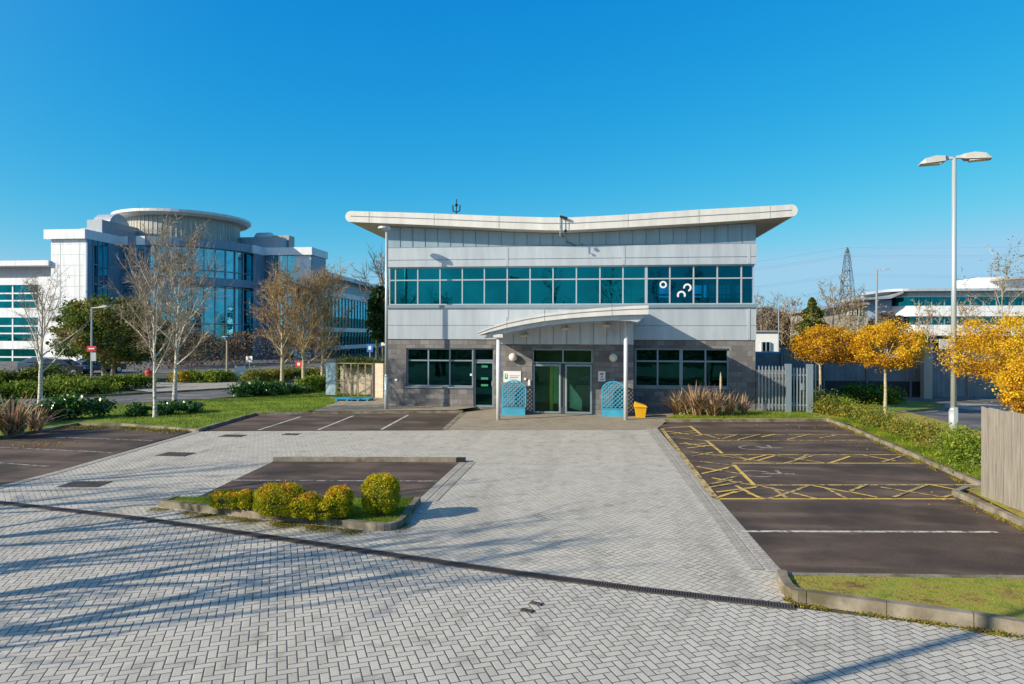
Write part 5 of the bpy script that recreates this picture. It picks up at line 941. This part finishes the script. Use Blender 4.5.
def post_sign(px, pyb, py0, py1, w, d, label, mat, mark=None):
    p = DP(px, pyb, d); zt, z0 = DP(px, py0, d).z, DP(px, py1, d).z; t = thing('road_sign', (p.x, p.y, 0), label, 'sign'); MB().cyl((p.x, p.y, 0), (p.x, p.y, zt), .035, n=8).build('post', 'galv', t); MB().box(p.x-w/2, p.x+w/2, p.y-.07, p.y-.04, z0, zt).build('plate', mat, t)
    if mark: MB().box(p.x-w*.22, p.x+w*.22, p.y-.076, p.y-.07, z0+(zt-z0)*.3, z0+(zt-z0)*.75).build('lettering', mark, t)
    return t
post_sign(249.5, 384, 356, 362, .5, 52, 'small square white sign on a post behind the lawn', 'white', 'text_grey'); post_sign(299, 383, 361, 367.5, .55, 57, 'small red sign on a post seen between the three golden birches', 'red', 'white'); post_sign(370, 384, 344, 352, .5, 55, 'small blue parking sign near the bin store', 'blue_sign', 'white')
p = DP(240.5, 380, 54); t = thing('notice_board', (p.x, p.y, 0), 'upright white notice board beside the driveway entrance', 'sign'); MB().box(p.x-.42, p.x+.42, p.y-.1, p.y, .1, DP(240, 365.5, 54).z).build('panel', 'white', t); MB().box(p.x-.3, p.x+.3, p.y-.108, p.y-.101, 1.0, 1.08).build('lettering', 'text_grey', t); MB().box(p.x-.46, p.x+.46, p.y-.14, p.y+.04, 0, .1).build('base', 'dark', t)
p = DP(141, 385, 50); MB().box(p.x-.4, p.x+.3, p.y, p.y+.4, 0, DP(141, 378.5, 50).z+.0).box(p.x-.44, p.x+.34, p.y-.03, p.y+.43, DP(141, 378.5, 50).z, DP(141, 378.5, 50).z+.05).build('utility_box', 'galv', label='grey utility box behind the lawn birch', cat='utility box')
p = DP(148.5, 387, 47); t = thing('salt_bin', (p.x, p.y, 0), 'round bright red container on a post behind the lawn birch', 'bin'); MB().cyl((p.x, p.y, 0), (p.x, p.y, .5), .05).build('post', 'galv', t); MB().cyl((p.x, p.y, .45), (p.x, p.y, .95), .2, .24).ball((p.x, p.y, .95), .24, 12, 6, .5).build('container', 'red', t)
# ================================================================ big glass office (left)
def W(px, py, z): # point on ray at height z
    return Vector((*G(px, py, z), z))
ZT = 16.8
A0 = W(52, 236.5, ZT-1.2); A1 = W(87, 229.5, ZT); y0 = A1.y; B1 = W(121.5, 236.7, ZT); x1 = A1.x; y1 = B1.y; C1 = W(145.3, 236, ZT); x2 = C1.x
x0 = YP(51, 250, y0).x
D1 = W(270, 248, ZT); x4 = D1.x; y3 = D1.y; D2 = W(309.7, 247, ZT); x5 = D2.x; E1 = W(255.5, 245.3, ZT); x3 = E1.x; y2 = E1.y
of = thing('glass_office', ((x1+x4)/2, (y1+y3)/2, 0), 'large white and blue glass office block with round rooftop drum', 'building')
depth = 26
def facade(par, xa, xb, Y, z0, z1, nx, zs, mf='office_white', mg='glass_office', fr=.14, wname='window'):
    """glazed facade facing -y"""
    f = MB(); xs = np.linspace(xa, xb, nx+1)
    for i in range(nx+1): w_ = fr*(1 if 0 < i < nx else 1); f.box(xs[i]-w_/2, xs[i]+w_/2, Y-.08, Y+.1, z0, z1)
    for z in zs: f.box(xa, xb, Y-.06, Y+.08, z-fr/2, z+fr/2)
    o = f.build(wname, mf, par); MB().box(xa, xb, Y+.02, Y+.05, z0, z1).build('pane', mg, o); return o
def facade_x(par, X_, ya, yb, z0, z1, ny, zs, mf='office_shaded', mg='glass_office', fr=.14, s=1):
    f = MB(); ys = np.linspace(ya, yb, ny+1)
    for y in ys: f.box(X_-.08, X_+.1, y-fr/2, y+fr/2, z0, z1)
    for z in zs: f.box(X_-.06, X_+.08, ya, yb, z-fr/2, z+fr/2)
    o = f.build('window', mf, par); MB().box(X_-.03, X_-.0, ya, yb, z0, z1).build('pane', mg, o); return o
fl = [z for z in (4.2, 8.2, 12.2)]
# left tower core
mb = MB(); mb.box(x0, x1-.15, y0, y1+12, 0, ZT-1.2); mb.build('tower_wall', 'office_white', of)
MB().box(x0-.6, x1+.1, y0-.5, y1+12, ZT-1.2, ZT).build('tower_parapet', 'office_white', of)
jn = MB(); 
for z in np.arange(1.5, ZT-1.2, 1.35): jn.box(x0+.1, x1-.3, y0-.012, y0-.001, z-.03, z+.03)
for x in (x0+1.3, x1-1.0): jn.box(x-.03, x+.03, y0-.02, y0-.013, .5, ZT-1.25)
jn.build('panel_joint', 'clad', of)
# side wall of the left tower: glazing strip then panel
ym = y0+(y1-y0)*.6
facade_x(of, x1+.05, y0+1.0, ym, .5, ZT-1.25, 3, [2.5*i for i in range(1, 6)]); MB().box(x1-.15, x1+.05, ym+.1, y1, 0, ZT-1.22).box(x1-.15, x1+.05, y0+.0, y0+.9, 0, ZT-1.22).build('side_wall', 'office_shaded', of)
# step 2
MB().box(x1+.1, x2, y1-.4, y1+10, ZT-1.2, ZT-.005).build('tower_parapet', 'office_white', of); facade(of, x1+.15, x2-.25, y1, .5, ZT-1.25, 2, [2.5*i for i in range(1, 6)], 'office_shaded'); MB().box(x2-.25, x2-.05, y1-.1, y1+8, 0, ZT-1.22).build('side_wall', 'office_shaded', of)
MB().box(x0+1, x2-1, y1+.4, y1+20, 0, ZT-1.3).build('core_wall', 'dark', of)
# drum
dc = DP(183.5, 300, 104); dx0, dy0 = dc.x, dc.y; Rt = 13.0
def ringwall(par, R, z0, z1, mat, name, a0, a1, n=36, th=.4):
    A = np.linspace(a0, a1, n+1); o_ = [(dx0+R*math.cos(t), dy0+R*math.sin(t)) for t in A]; i_ = [(dx0+(R-th)*math.cos(t), dy0+(R-th)*math.sin(t)) for t in A[::-1]]; mb = MB()
    for k in range(n): mb.prism([o_[k], o_[k+1], i_[n-k-1], i_[n-k]], z0, z1)
    return mb.build(name, mat, par)
full = (0, 2*math.pi)
ringwall(of, Rt-1.2, ZT-1.2+.01, ZT-.02, 'office_shaded', 'terrace_parapet', math.pi, 2*math.pi+.2, 40, .8)
ringwall(of, Rt-1.2, 10.4, 11.5, 'office_shaded', 'floor_band', math.pi, 2*math.pi+.2, 40, .8); ringwall(of, Rt-2.0, 0, ZT-1.2, 'glass_office', 'curved_glazing', math.pi, 2*math.pi+.2, 40, .08)
mb = MB()
for t_ in np.linspace(math.pi, 2*math.pi+.2, 25): mb.cyl((dx0+(Rt-1.9)*math.cos(t_), dy0+(Rt-1.9)*math.sin(t_), 0), (dx0+(Rt-1.9)*math.cos(t_), dy0+(Rt-1.9)*math.sin(t_), ZT-1.2), .08, n=5)
for z in (2.5, 5, 10.2, 12.5): 
    pts = [(dx0+(Rt-1.92)*math.cos(t_), dy0+(Rt-1.92)*math.sin(t_), z) for t_ in np.linspace(math.pi, 2*math.pi+.2, 33)]; mb.tube(pts, [.08]*33, 4)
mb.build('curved_mullion', 'office_grey', of)
for k in range(3): MB().cyl((dx0, dy0, 4+4*k), (dx0, dy0, 4.3+4*k), Rt-2.3, n=40).build('floor_slab', 'office_grey', of)
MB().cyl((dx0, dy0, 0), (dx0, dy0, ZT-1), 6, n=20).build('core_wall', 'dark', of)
dk = DP(183.5, 224.5, 104); hz = dk.z; Rd = 9.6
MB().cyl((dx0, dy0, ZT-1.8), (dx0, dy0, hz+.2), Rd-1.6, n=56, cap=False).build('drum_wall', 'office_tan', of)
mb = MB(); [mb.box(dx0+(Rd-1.58)*math.cos(t_)-.04, dx0+(Rd-1.58)*math.cos(t_)+.04, dy0+(Rd-1.58)*math.sin(t_)-.04, dy0+(Rd-1.58)*math.sin(t_)+.04, ZT-1, hz+.1) for t_ in np.linspace(math.pi, 2*math.pi, 40)]; mb.build('drum_rib', 'galv', of)
MB().cyl((dx0, dy0, hz), (dx0, dy0, hz+.35), Rd-.5, Rd, n=64).cyl((dx0, dy0, hz+.35), (dx0, dy0, hz+.72), Rd, Rd, n=64).cyl((dx0, dy0, hz+.72), (dx0, dy0, hz+.9), Rd, Rd-1.4, n=64).build('drum_roof', 'fascia', of)
q = YP(156.5, 234, dy0-Rd+2.2); MB().box(q.x-.8, q.x+.8, q.y-.4, q.y+.6, ZT-1, ZT+2.0).build('roof_door', 'office_white', of)
MB().ball((dx0+.5, dy0-5, hz+1.2), .35).ball((dx0+1.6, dy0-5, hz+1.1), .3).build('roof_vent', 'white', of)
mb = MB(); pts = [(dx0+(Rt-1.4)*math.cos(t_), dy0+(Rt-1.4)*math.sin(t_), ZT+.75) for t_ in np.linspace(math.pi, 2*math.pi, 33)]; mb.tube(pts, [.035]*33, 4); [mb.cyl((p[0], p[1], ZT-.1), p, .03, n=4) for p in pts[::2]]; mb.build('terrace_railing', 'galv', of)
# plant rooms
qa, qb = YP(87, 230, y0+3), YP(126, 230, y0+3); zt1 = YP(100, 219.5, y0+3).z; MB().box(qa.x, YP(102, 230, y0+3).x, y0+3, y0+12, ZT-.2, zt1).build('plant_room', 'office_grey', of); MB().box(YP(102, 230, y0+3).x+.02, dx0-6, y0+4, y0+13, ZT-.2, zt1-.9).build('plant_room', 'office_grey', of)
MB().cyl((YP(95, 230, y0+5).x, y0+6.5, zt1-.8), (YP(112, 230, y0+5).x, y0+6.5, zt1-.8), 2.1, n=24).build('plant_roof', 'clad', of)
qa, qb = YP(236, 240, y2+4), YP(281, 240, y2+4); MB().box(qa.x, qb.x, y2+4, y2+6, ZT-.2, YP(260, 237, y2+4).z).build('plant_room', 'office_grey', of); qa, qb = YP(281, 240, y3+3), YP(289, 240, y3+3); MB().box(qa.x-1.5, qb.x, y3+3, y3+5, ZT-.2, YP(285, 235.3, y3+3).z).build('plant_room', 'office_tan', of)
MB().cyl((YP(262, 240, y2+8).x, y2+7, YP(262, 238, y2+8).z-1.2), (YP(274, 240, y2+8).x, y2+7, YP(262, 238, y2+8).z-1.2), 1.9, n=24).build('plant_roof', 'clad', of)
# right of drum: step, recess, right tower
xs_ = YP(236, 250, y2).x; MB().box(xs_, x3, y2-.3, y2+8, ZT-1.2, ZT-.007).build('tower_parapet', 'office_white', of); facade(of, xs_, x3-.3, y2+.2, .5, ZT-1.25, 2, [2.5*i for i in range(1, 6)], 'office_shaded'); MB().box(xs_, x3, y2-.2, y2+.5, 10.4, 11.5).build('floor_band', 'office_shaded', of); MB().box(x3-.35, x3+.02, y2, y3, 0, ZT-1.22).build('side_wall', 'office_shaded', of)
MB().box(x3+.03, x5+.3, y3-.5, y3+5.9, ZT-1.15, ZT+.002).build('tower_parapet', 'office_white', of)
MB().box(x3+.05, x4+1.2, y3+.1, y3+.4, 0, ZT-1.2).build('side_wall', 'office_shaded', of); facade(of, x3+.2, x4+1.0, y3-.05, .5, ZT-1.25, 4, [2.5*i for i in range(1, 6)], 'office_shaded')
facade(of, x4+1.4, x5-2.6, y3+.1, .5, ZT-1.2, 2, [2.5*i for i in range(1, 6)], 'office_white'); MB().box(x5-2.6, x5-.02, y3, y3+5.5, 0, ZT-1.18).build('tower_wall', 'office_white', of); MB().box(x5-.018, x5+.12, y3+.1, y3+5.5, 0, ZT-1.18).build('side_wall', 'office_shaded', of); MB().box(x3+.4, x5-2.8, y3+.6, y3+5.4, 0, ZT-1.3).build('core_wall', 'dark', of)
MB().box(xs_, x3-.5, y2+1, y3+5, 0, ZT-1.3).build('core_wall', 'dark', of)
# left wing
ZW = ZD(261.5, (Vector((x0, y0, 0))-CAM).dot(fw), 30); xw = x0-52; yw = y0+.8; dw = (Vector((x0-4, yw, 0))-CAM).dot(fw)
zv = lambda py: DP(20, py, dw).z
MB().box(xw, x0-.02, yw-1.2, yw+16, zv(266.5), zv(261.5)).build('wing_roof', 'office_white', of); MB().box(xw, x0-.02, yw+.6, yw+15, zv(278)+.01, zv(266.5)-.01).build('wing_attic', 'office_grey', of)
for a, b in ((278, 285), (308, 317.5), (341, 349), (372, 380)): MB().box(xw, x0-.02, yw-.3, yw+14, max(0, zv(b)), zv(a)).build('floor_band', 'office_white', of)
MB().box(x0-2.2, x0-.015, yw-.32, yw+10, 0, zv(277)).build('wing_pier', 'office_white', of)
for a, b in ((285, 308), (317.5, 341), (349, 371.5)): facade(of, xw, x0-2.2, yw, max(0, zv(b))+.01, zv(a)-.01, 13, [zv(a+(b-a)*.36), zv(a+(b-a)*.68)], 'office_white', 'glass_teal', fr=.18)
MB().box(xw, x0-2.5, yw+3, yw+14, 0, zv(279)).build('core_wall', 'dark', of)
# right wing, receding
a = DP(322, 300, 112); b = DP(392, 300, 160); u = Vector((b.x-a.x, b.y-a.y)); L = u.length; u = u/L; n2 = Vector((-u.y, u.x)); c = (a+b)/2
def wingbox(z0, z1, off, name, mat, th=6): cc = Vector((c.x, c.y))+n2*(off+th/2); MB().obox((cc.x, cc.y), u, n2, L/2, th/2, z0, z1).build(name, mat, of)
zr = lambda py: DP(348, py, 126).z
wingbox(zr(282), zr(278.5), -.8, 'wing_roof', 'office_white', 12); wingbox(zr(294)+.01, zr(282)-.01, .8, 'wing_attic', 'office_grey'); wingbox(zr(299), zr(294), 0, 'floor_band', 'clad')
wingbox(zr(318), zr(299)-.02, .3, 'window', 'glass_office', .1); wingbox(zr(332), zr(328), 0, 'floor_band', 'clad'); wingbox(zr(327.9), zr(318.1), .3, 'window', 'glass_dark', .1); wingbox(zr(349), zr(345), 0, 'floor_band', 'clad'); wingbox(zr(344.9), zr(332.1), .3, 'window', 'glass_dark', .1); wingbox(0, zr(349.1), .3, 'window', 'glass_dark', .1); wingbox(0, zr(295), 2, 'core_wall', 'dark', 4)
wm = MB()
for q_ in np.linspace(0, 1, 26): p_ = a.lerp(b, q_); wm.obox((p_.x+n2.x*.22, p_.y+n2.y*.22), u, n2, .06, .06, 0, zr(299))
wm.build('mullion', 'office_grey', of)
# ================================================================ right background buildings
dR = 108; zR = lambda py: DP(940, py, dR).z; xa, xb = DP(896, 300, dR), DP(1024, 300, dR); yR_ = xa.y
wo = thing('white_office', (xa.x, yR_, 0), 'long white office with teal window bands beyond the orange trees', 'building'); x0_, x1_ = xa.x, xa.x+60
zR = lambda py: YP(940, py, yR_).z
def rounded(x0, x1, y, z0, z1, name, mat, r=3.5, inset=0):
    P = [(x0+r-r*math.cos(t_)+inset, y+r-r*math.sin(t_)+inset) for t_ in np.linspace(0, math.pi/2, 8)]+[(x1, y+inset), (x1, y+14), (x0+inset, y+14)]; return MB().prism(P, z0, z1).build(name, mat, wo)
rounded(x0_-1.5, x1_, yR_-1.6, zR(291.5), zR(289), 'roof', 'clad'); rounded(x0_, x1_, yR_, zR(295.8), zR(291.5)-.01, 'attic_wall', 'clad')
rounded(x0_, x1_, yR_-.3, zR(297), zR(295.9), 'floor_band', 'office_white'); rounded(x0_, x1_, yR_-.3, zR(316.3), zR(305.8), 'floor_band', 'office_white'); rounded(x0_, x1_, yR_-.3, zR(335.5), zR(324.8), 'floor_band', 'office_white')
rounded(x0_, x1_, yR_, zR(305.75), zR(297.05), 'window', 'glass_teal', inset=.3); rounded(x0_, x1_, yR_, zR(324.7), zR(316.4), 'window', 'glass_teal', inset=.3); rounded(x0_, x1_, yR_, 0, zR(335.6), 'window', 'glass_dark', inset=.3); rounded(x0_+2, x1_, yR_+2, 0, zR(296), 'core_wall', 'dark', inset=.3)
mb = MB(); [mb.box(x-.06, x+.06, yR_+.15, yR_+.32, zR(335.4), zR(297.1)) for x in np.arange(x0_+3.5, x1_, 1.9)]; mb.build('mullion', 'frame', wo)
# pale-blue gable wing on its left, bending roof
xg0 = YP(866, 300, yR_+2).x; MB().box(xg0, x0_+.2, yR_+2, yR_+12, 0, YP(880, 300, yR_+2).z).build('side_wall', 'gable_blue', wo)
P = [(YP(858, 297.5, yR_-1).x, YP(858, 298, yR_-1).z), (YP(875, 296, yR_-1).x, YP(875, 297, yR_-1).z), (YP(890, 296, yR_-1).x, YP(890, 296.5, yR_-1).z), (YP(903, 290, yR_-1).x, YP(903, 290.8, yR_-1).z)]; P = P+[(a_, b_-.35) for a_, b_ in P[::-1]]; MB().extr_y(P, yR_-1.2, yR_+12).build('roof', 'office_grey', wo)
q0 = YP(979, 285, yR_+6); MB().box(q0.x, q0.x+30, yR_+6, yR_+14, zR(292), YP(979, 277.5, yR_+6).z).build('roof_block', 'office_white', wo)
q1 = YP(1000, 285, yR_+3); MB().extr_y([(q1.x, zR(279)), (q1.x+18, zR(272)), (q1.x+18, zR(270.5)), (q1.x, zR(277))], yR_+3, yR_+14).build('upper_roof', 'office_tan', wo)
# brown mid building
yb_ = 88; t = thing('brown_building', (YP(820, 340, yb_).x, yb_, 0), 'tan walled building with a shallow pitched grey roof behind bare trees', 'building')
MB().box(YP(819, 320, yb_).x, YP(868, 320, yb_).x, yb_, yb_+12, 0, YP(840, 311, yb_).z).build('wall', 'office_tan', t); P = [(YP(a_, b_, yb_-.8).x, YP(a_, b_, yb_-.8).z) for a_, b_ in ((816, 308.5), (832, 305.5), (846, 303), (870, 302.5), (870, 304.5), (846, 305.5), (832, 308), (816, 311))]; MB().extr_y(P, yb_-.8, yb_+12).build('roof', 'office_grey', t)
MB().extr_y([(YP(819, 320, yb_).x, YP(819, 311.2, yb_).z), (YP(868, 320, yb_).x, YP(868, 311.2, yb_).z), (YP(868, 320, yb_).x, YP(868, 304.6, yb_).z), (YP(846, 320, yb_).x, YP(846, 305.4, yb_).z)], yb_+.003, yb_+11).build('gable_wall', 'office_tan', t)
for px in (848, 856): facade(t, YP(px, 320, yb_-.1).x, YP(px+6, 320, yb_-.1).x, yb_-.1, YP(px, 315, yb_).z, YP(px, 309, yb_).z, 2, [], 'white', 'glass_dark', fr=.1)
yh = 62; t = thing('white_house', (YP(765, 350, yh).x, yh, 0), 'small white rendered house beside the building right corner', 'building'); MB().box(YP(740, 340, yh).x, YP(778, 340, yh).x, yh, yh+7, 0, YP(765, 332, yh).z).build('wall', 'white', t)
facade(t, YP(762, 340, yh-.1).x, YP(770, 340, yh-.1).x, yh-.1, YP(765, 351, yh).z, YP(765, 342, yh).z, 2, [], 'frame', 'glass_dark', fr=.1); MB().box(YP(740, 340, yh).x-.2, YP(778, 340, yh).x+.2, yh-.2, yh+7.2, YP(765, 332, yh).z+.01, YP(765, 330.5, yh).z).build('roof', 'office_grey', t)
p = DP(954, 352, 75); # small cabinets beyond the fence
p = DP(946.5, 347, 70); MB().box(p.x-.6, p.x+.6, p.y, p.y+.3, 0, DP(946, 339, 70).z).build('upright_sign', 'clad', label='pale upright panel left of the lamp column beyond the fence', cat='sign')
# background trees
for k, (px, d, pt, R_, sd_, lb) in enumerate(((762, 80, 298, 3.2, 81, 'bare brown tree just right of the grey building'), (790, 84, 305, 3.0, 82, 'bare brown tree behind the small white house'), (832, 76, 291, 3.6, 83, 'bare tree in front of the tan building left end'), (858, 72, 300, 3.4, 84, 'bare tree between tan building and lamp post'), (782, 90, 318, 4, 85, 'low bare tree left of the green conifer'), (1002, 80, 262, 5.5, 86, 'large bare tree before the white office at right edge'), (1040, 84, 250, 5, 87, 'tall bare tree leaning in at the right edge'), (928, 85, 312, 3, 88, 'small bare tree before the white office near the lamp column'), (968, 82, 308, 3, 89, 'small bare tree right of the lamp column before the white office'), (842, 82, 305, 4, 90, 'bushy bare tree over the leftmost orange tree'))):
    p = DP(px, 360, d); twig_tree('bare_tree', (p.x, p.y, 0), DP(px, pt, d).z, R_, lb, sd_, trunk_h=.2, r0=.11, nl=12, dens=.72, tw=.018, mats=('bark_pale' if k % 2 else 'bark', 'twig_grey' if k in (5, 6, 7, 8) else 'twig_brown'), group='distant bare trees', leafs=900 if k in (5, 6, 7) else 500, lsize=.16, leafmat='leaf_oak' if k in (5, 6) else 'twig_gold')
for k, (x_, y_, h_) in enumerate(((-5, -31, 12.5), (3, -33, 13), (9, -30, 12), (15, -33, 13.5), (24, -31, 12))):
    twig_tree('bare_tree', (x_, y_, 0), h_, 3.4, ('first', 'second', 'third', 'fourth', 'fifth')[k]+' from the left of the bare trees behind the camera, mirrored in the glass', 120+k, trunk_h=.25, r0=.18, nl=13, dens=.7, tw=.02, mats=('bark', 'twig_brown'), group='bare trees behind the camera')
NR = np.random.RandomState(77)
def conifer(px, d, x0, x1, y0, y1, label):
    b = DP(px, 360, d); t = thing('conifer_tree', (b.x, b.y, 0), label, 'tree'); zt, zb = DP(px, y0, d).z, DP(px, y1, d).z; R_ = (x1-x0)/2*d/FPX; MB().cyl((b.x, b.y, 0), (b.x, b.y, zt), .25, .04, 8).build('trunk', 'bark', t); n = 6000; h = NR.uniform(0, 1, n)**1.3; a = NR.uniform(0, 2*math.pi, n); lay = .75+.25*np.sin(h*28+a*2); r = R_*(1-h**1.6)**.8*NR.uniform(.45, 1, n)**.5*lay; P_ = np.stack([b.x+r*np.cos(a), b.y+r*np.sin(a), zb+(zt-zb)*h], 1)
    v_, f_ = leaves(P_, .32, flat=.4); mkobj('crown', v_, f_, 'leaf_oak', t, tint=NR.uniform(0, 1, n)); return t
conifer(812, 74, 789, 836, 298, 358, 'dark green conifer left of the tan building')
def woodland(pts, hgt_, w, n, size, mat, label, name='woodland'):
    pts = [Vector(p[:2]) for p in pts]; L = [0]
    for a, b in zip(pts[:-1], pts[1:]): L.append(L[-1]+(b-a).length)
    K = int(L[-1]/1.2)+4; s_ = NR.uniform(0, L[-1], K); cx_ = np.interp(s_, L, [p.x for p in pts])+NR.normal(0, w*.3, K); cy_ = np.interp(s_, L, [p.y for p in pts])+NR.normal(0, w*.3, K); ch_ = hgt_*NR.uniform(.6, 1.05, K); idx = NR.randint(0, K, n); h = NR.uniform(0, 1, n)**.7; r = NR.normal(size=(n, 2))*(1.2*np.sqrt(1-h*.75))[:, None]; P_ = np.stack([cx_[idx]+r[:, 0], cy_[idx]+r[:, 1], ch_[idx]*h], 1); v_, f_ = leaves(P_, size, asp=.3); return props(mkobj(name, v_, f_, mat, tint=NR.uniform(0, 1, n)*.7+.3*NR.uniform(0, 1, K)[idx]), label, 'woodland', None, 'stuff')
woodland([DP(750, 350, 96), DP(800, 350, 98), DP(830, 350, 96), DP(880, 350, 92)], 7.6, 5, 26000, .5, 'twig_brown', 'brown winter scrub beyond the small white house')
woodland([(-70, -42), (-20, -46), (40, -44), (90, -36)], 7.5, 7, 30000, .7, 'leaf_oak', 'dark tree belt behind the camera, seen only in the glass')
woodland([DP(150, 350, 70), DP(245, 350, 82), DP(330, 350, 88)], 4.2, 4, 16000, .3, 'twig_brown', 'brown shrubbery at the foot of the glass office')
# pylon
dP = 420; pb = DP(847, 336, dP); ztp = DP(847, 247.5, dP).z; t = thing('pylon', (pb.x, pb.y, 0), 'tall lattice steel electricity pylon on the horizon', 'pylon'); lv = [0, 12, 22, 31, 38, 44, 49.5, 53.5, ztp]; hw = lambda z: max(.35, 4.9*(1-z/ztp)**.9+.75*(z < ztp-1)); mb = MB(); bw = .27
cor = lambda z: [Vector((pb.x+sx_*hw(z), pb.y+sy_*hw(z), z)) for sx_, sy_ in ((-1, -1), (1, -1), (1, 1), (-1, 1))]
for za, zb_ in zip(lv[:-1], lv[1:]):
    A_, B_ = cor(za), cor(zb_)
    for k in range(4): mb.bar(A_[k], B_[k], bw); mb.bar(A_[k], B_[(k+1) % 4], bw*.6); mb.bar(A_[(k+1) % 4], B_[k], bw*.6); mb.bar(B_[k], B_[(k+1) % 4], bw*.7)
mb.build('lattice', 'pylon_steel', t); ends = []
ad = Vector((.35, .94, 0))      # line runs across the view, arms point mostly along the view
for z, l in ((DP(847, 252, dP).z, 5), (DP(847, 271, dP).z, 6.5), (DP(847, 286, dP).z, 5.5)):
    a_, b_ = Vector((pb.x, pb.y, z))-ad*l, Vector((pb.x, pb.y, z))+ad*l; m2 = MB()
    for e_ in (a_, b_): m2.bar((pb.x-hw(z), pb.y, z), e_, bw*.8); m2.bar((pb.x+hw(z), pb.y, z), e_, bw*.8); m2.bar((pb.x, pb.y, z+2.2), e_, bw*.6); m2.cyl(e_, e_-Vector((0, 0, 2.2)), .18, n=5); ends.append(e_-Vector((0, 0, 2.2)))
    m2.build('cross_arm', 'pylon_steel', t)
wl = Vector((.94, -.35, 0))
for k, e_ in enumerate(ends+[Vector((pb.x, pb.y, ztp))]):
    mb = MB()
    for sg, Lw, drop in ((1, 300, 3), (-1, 300, -14)):
        pts = [e_+wl*sg*Lw*q+Vector((0, 0, (drop)*q-26*q*(1-q))) for q in np.linspace(0, 1, 15)]; mb.tube(pts, [.042]*15, 3)
    mb.build('power_line', 'pylon_steel', label='thin power line hanging from the distant pylon', cat='power line', group='power lines from the pylon')
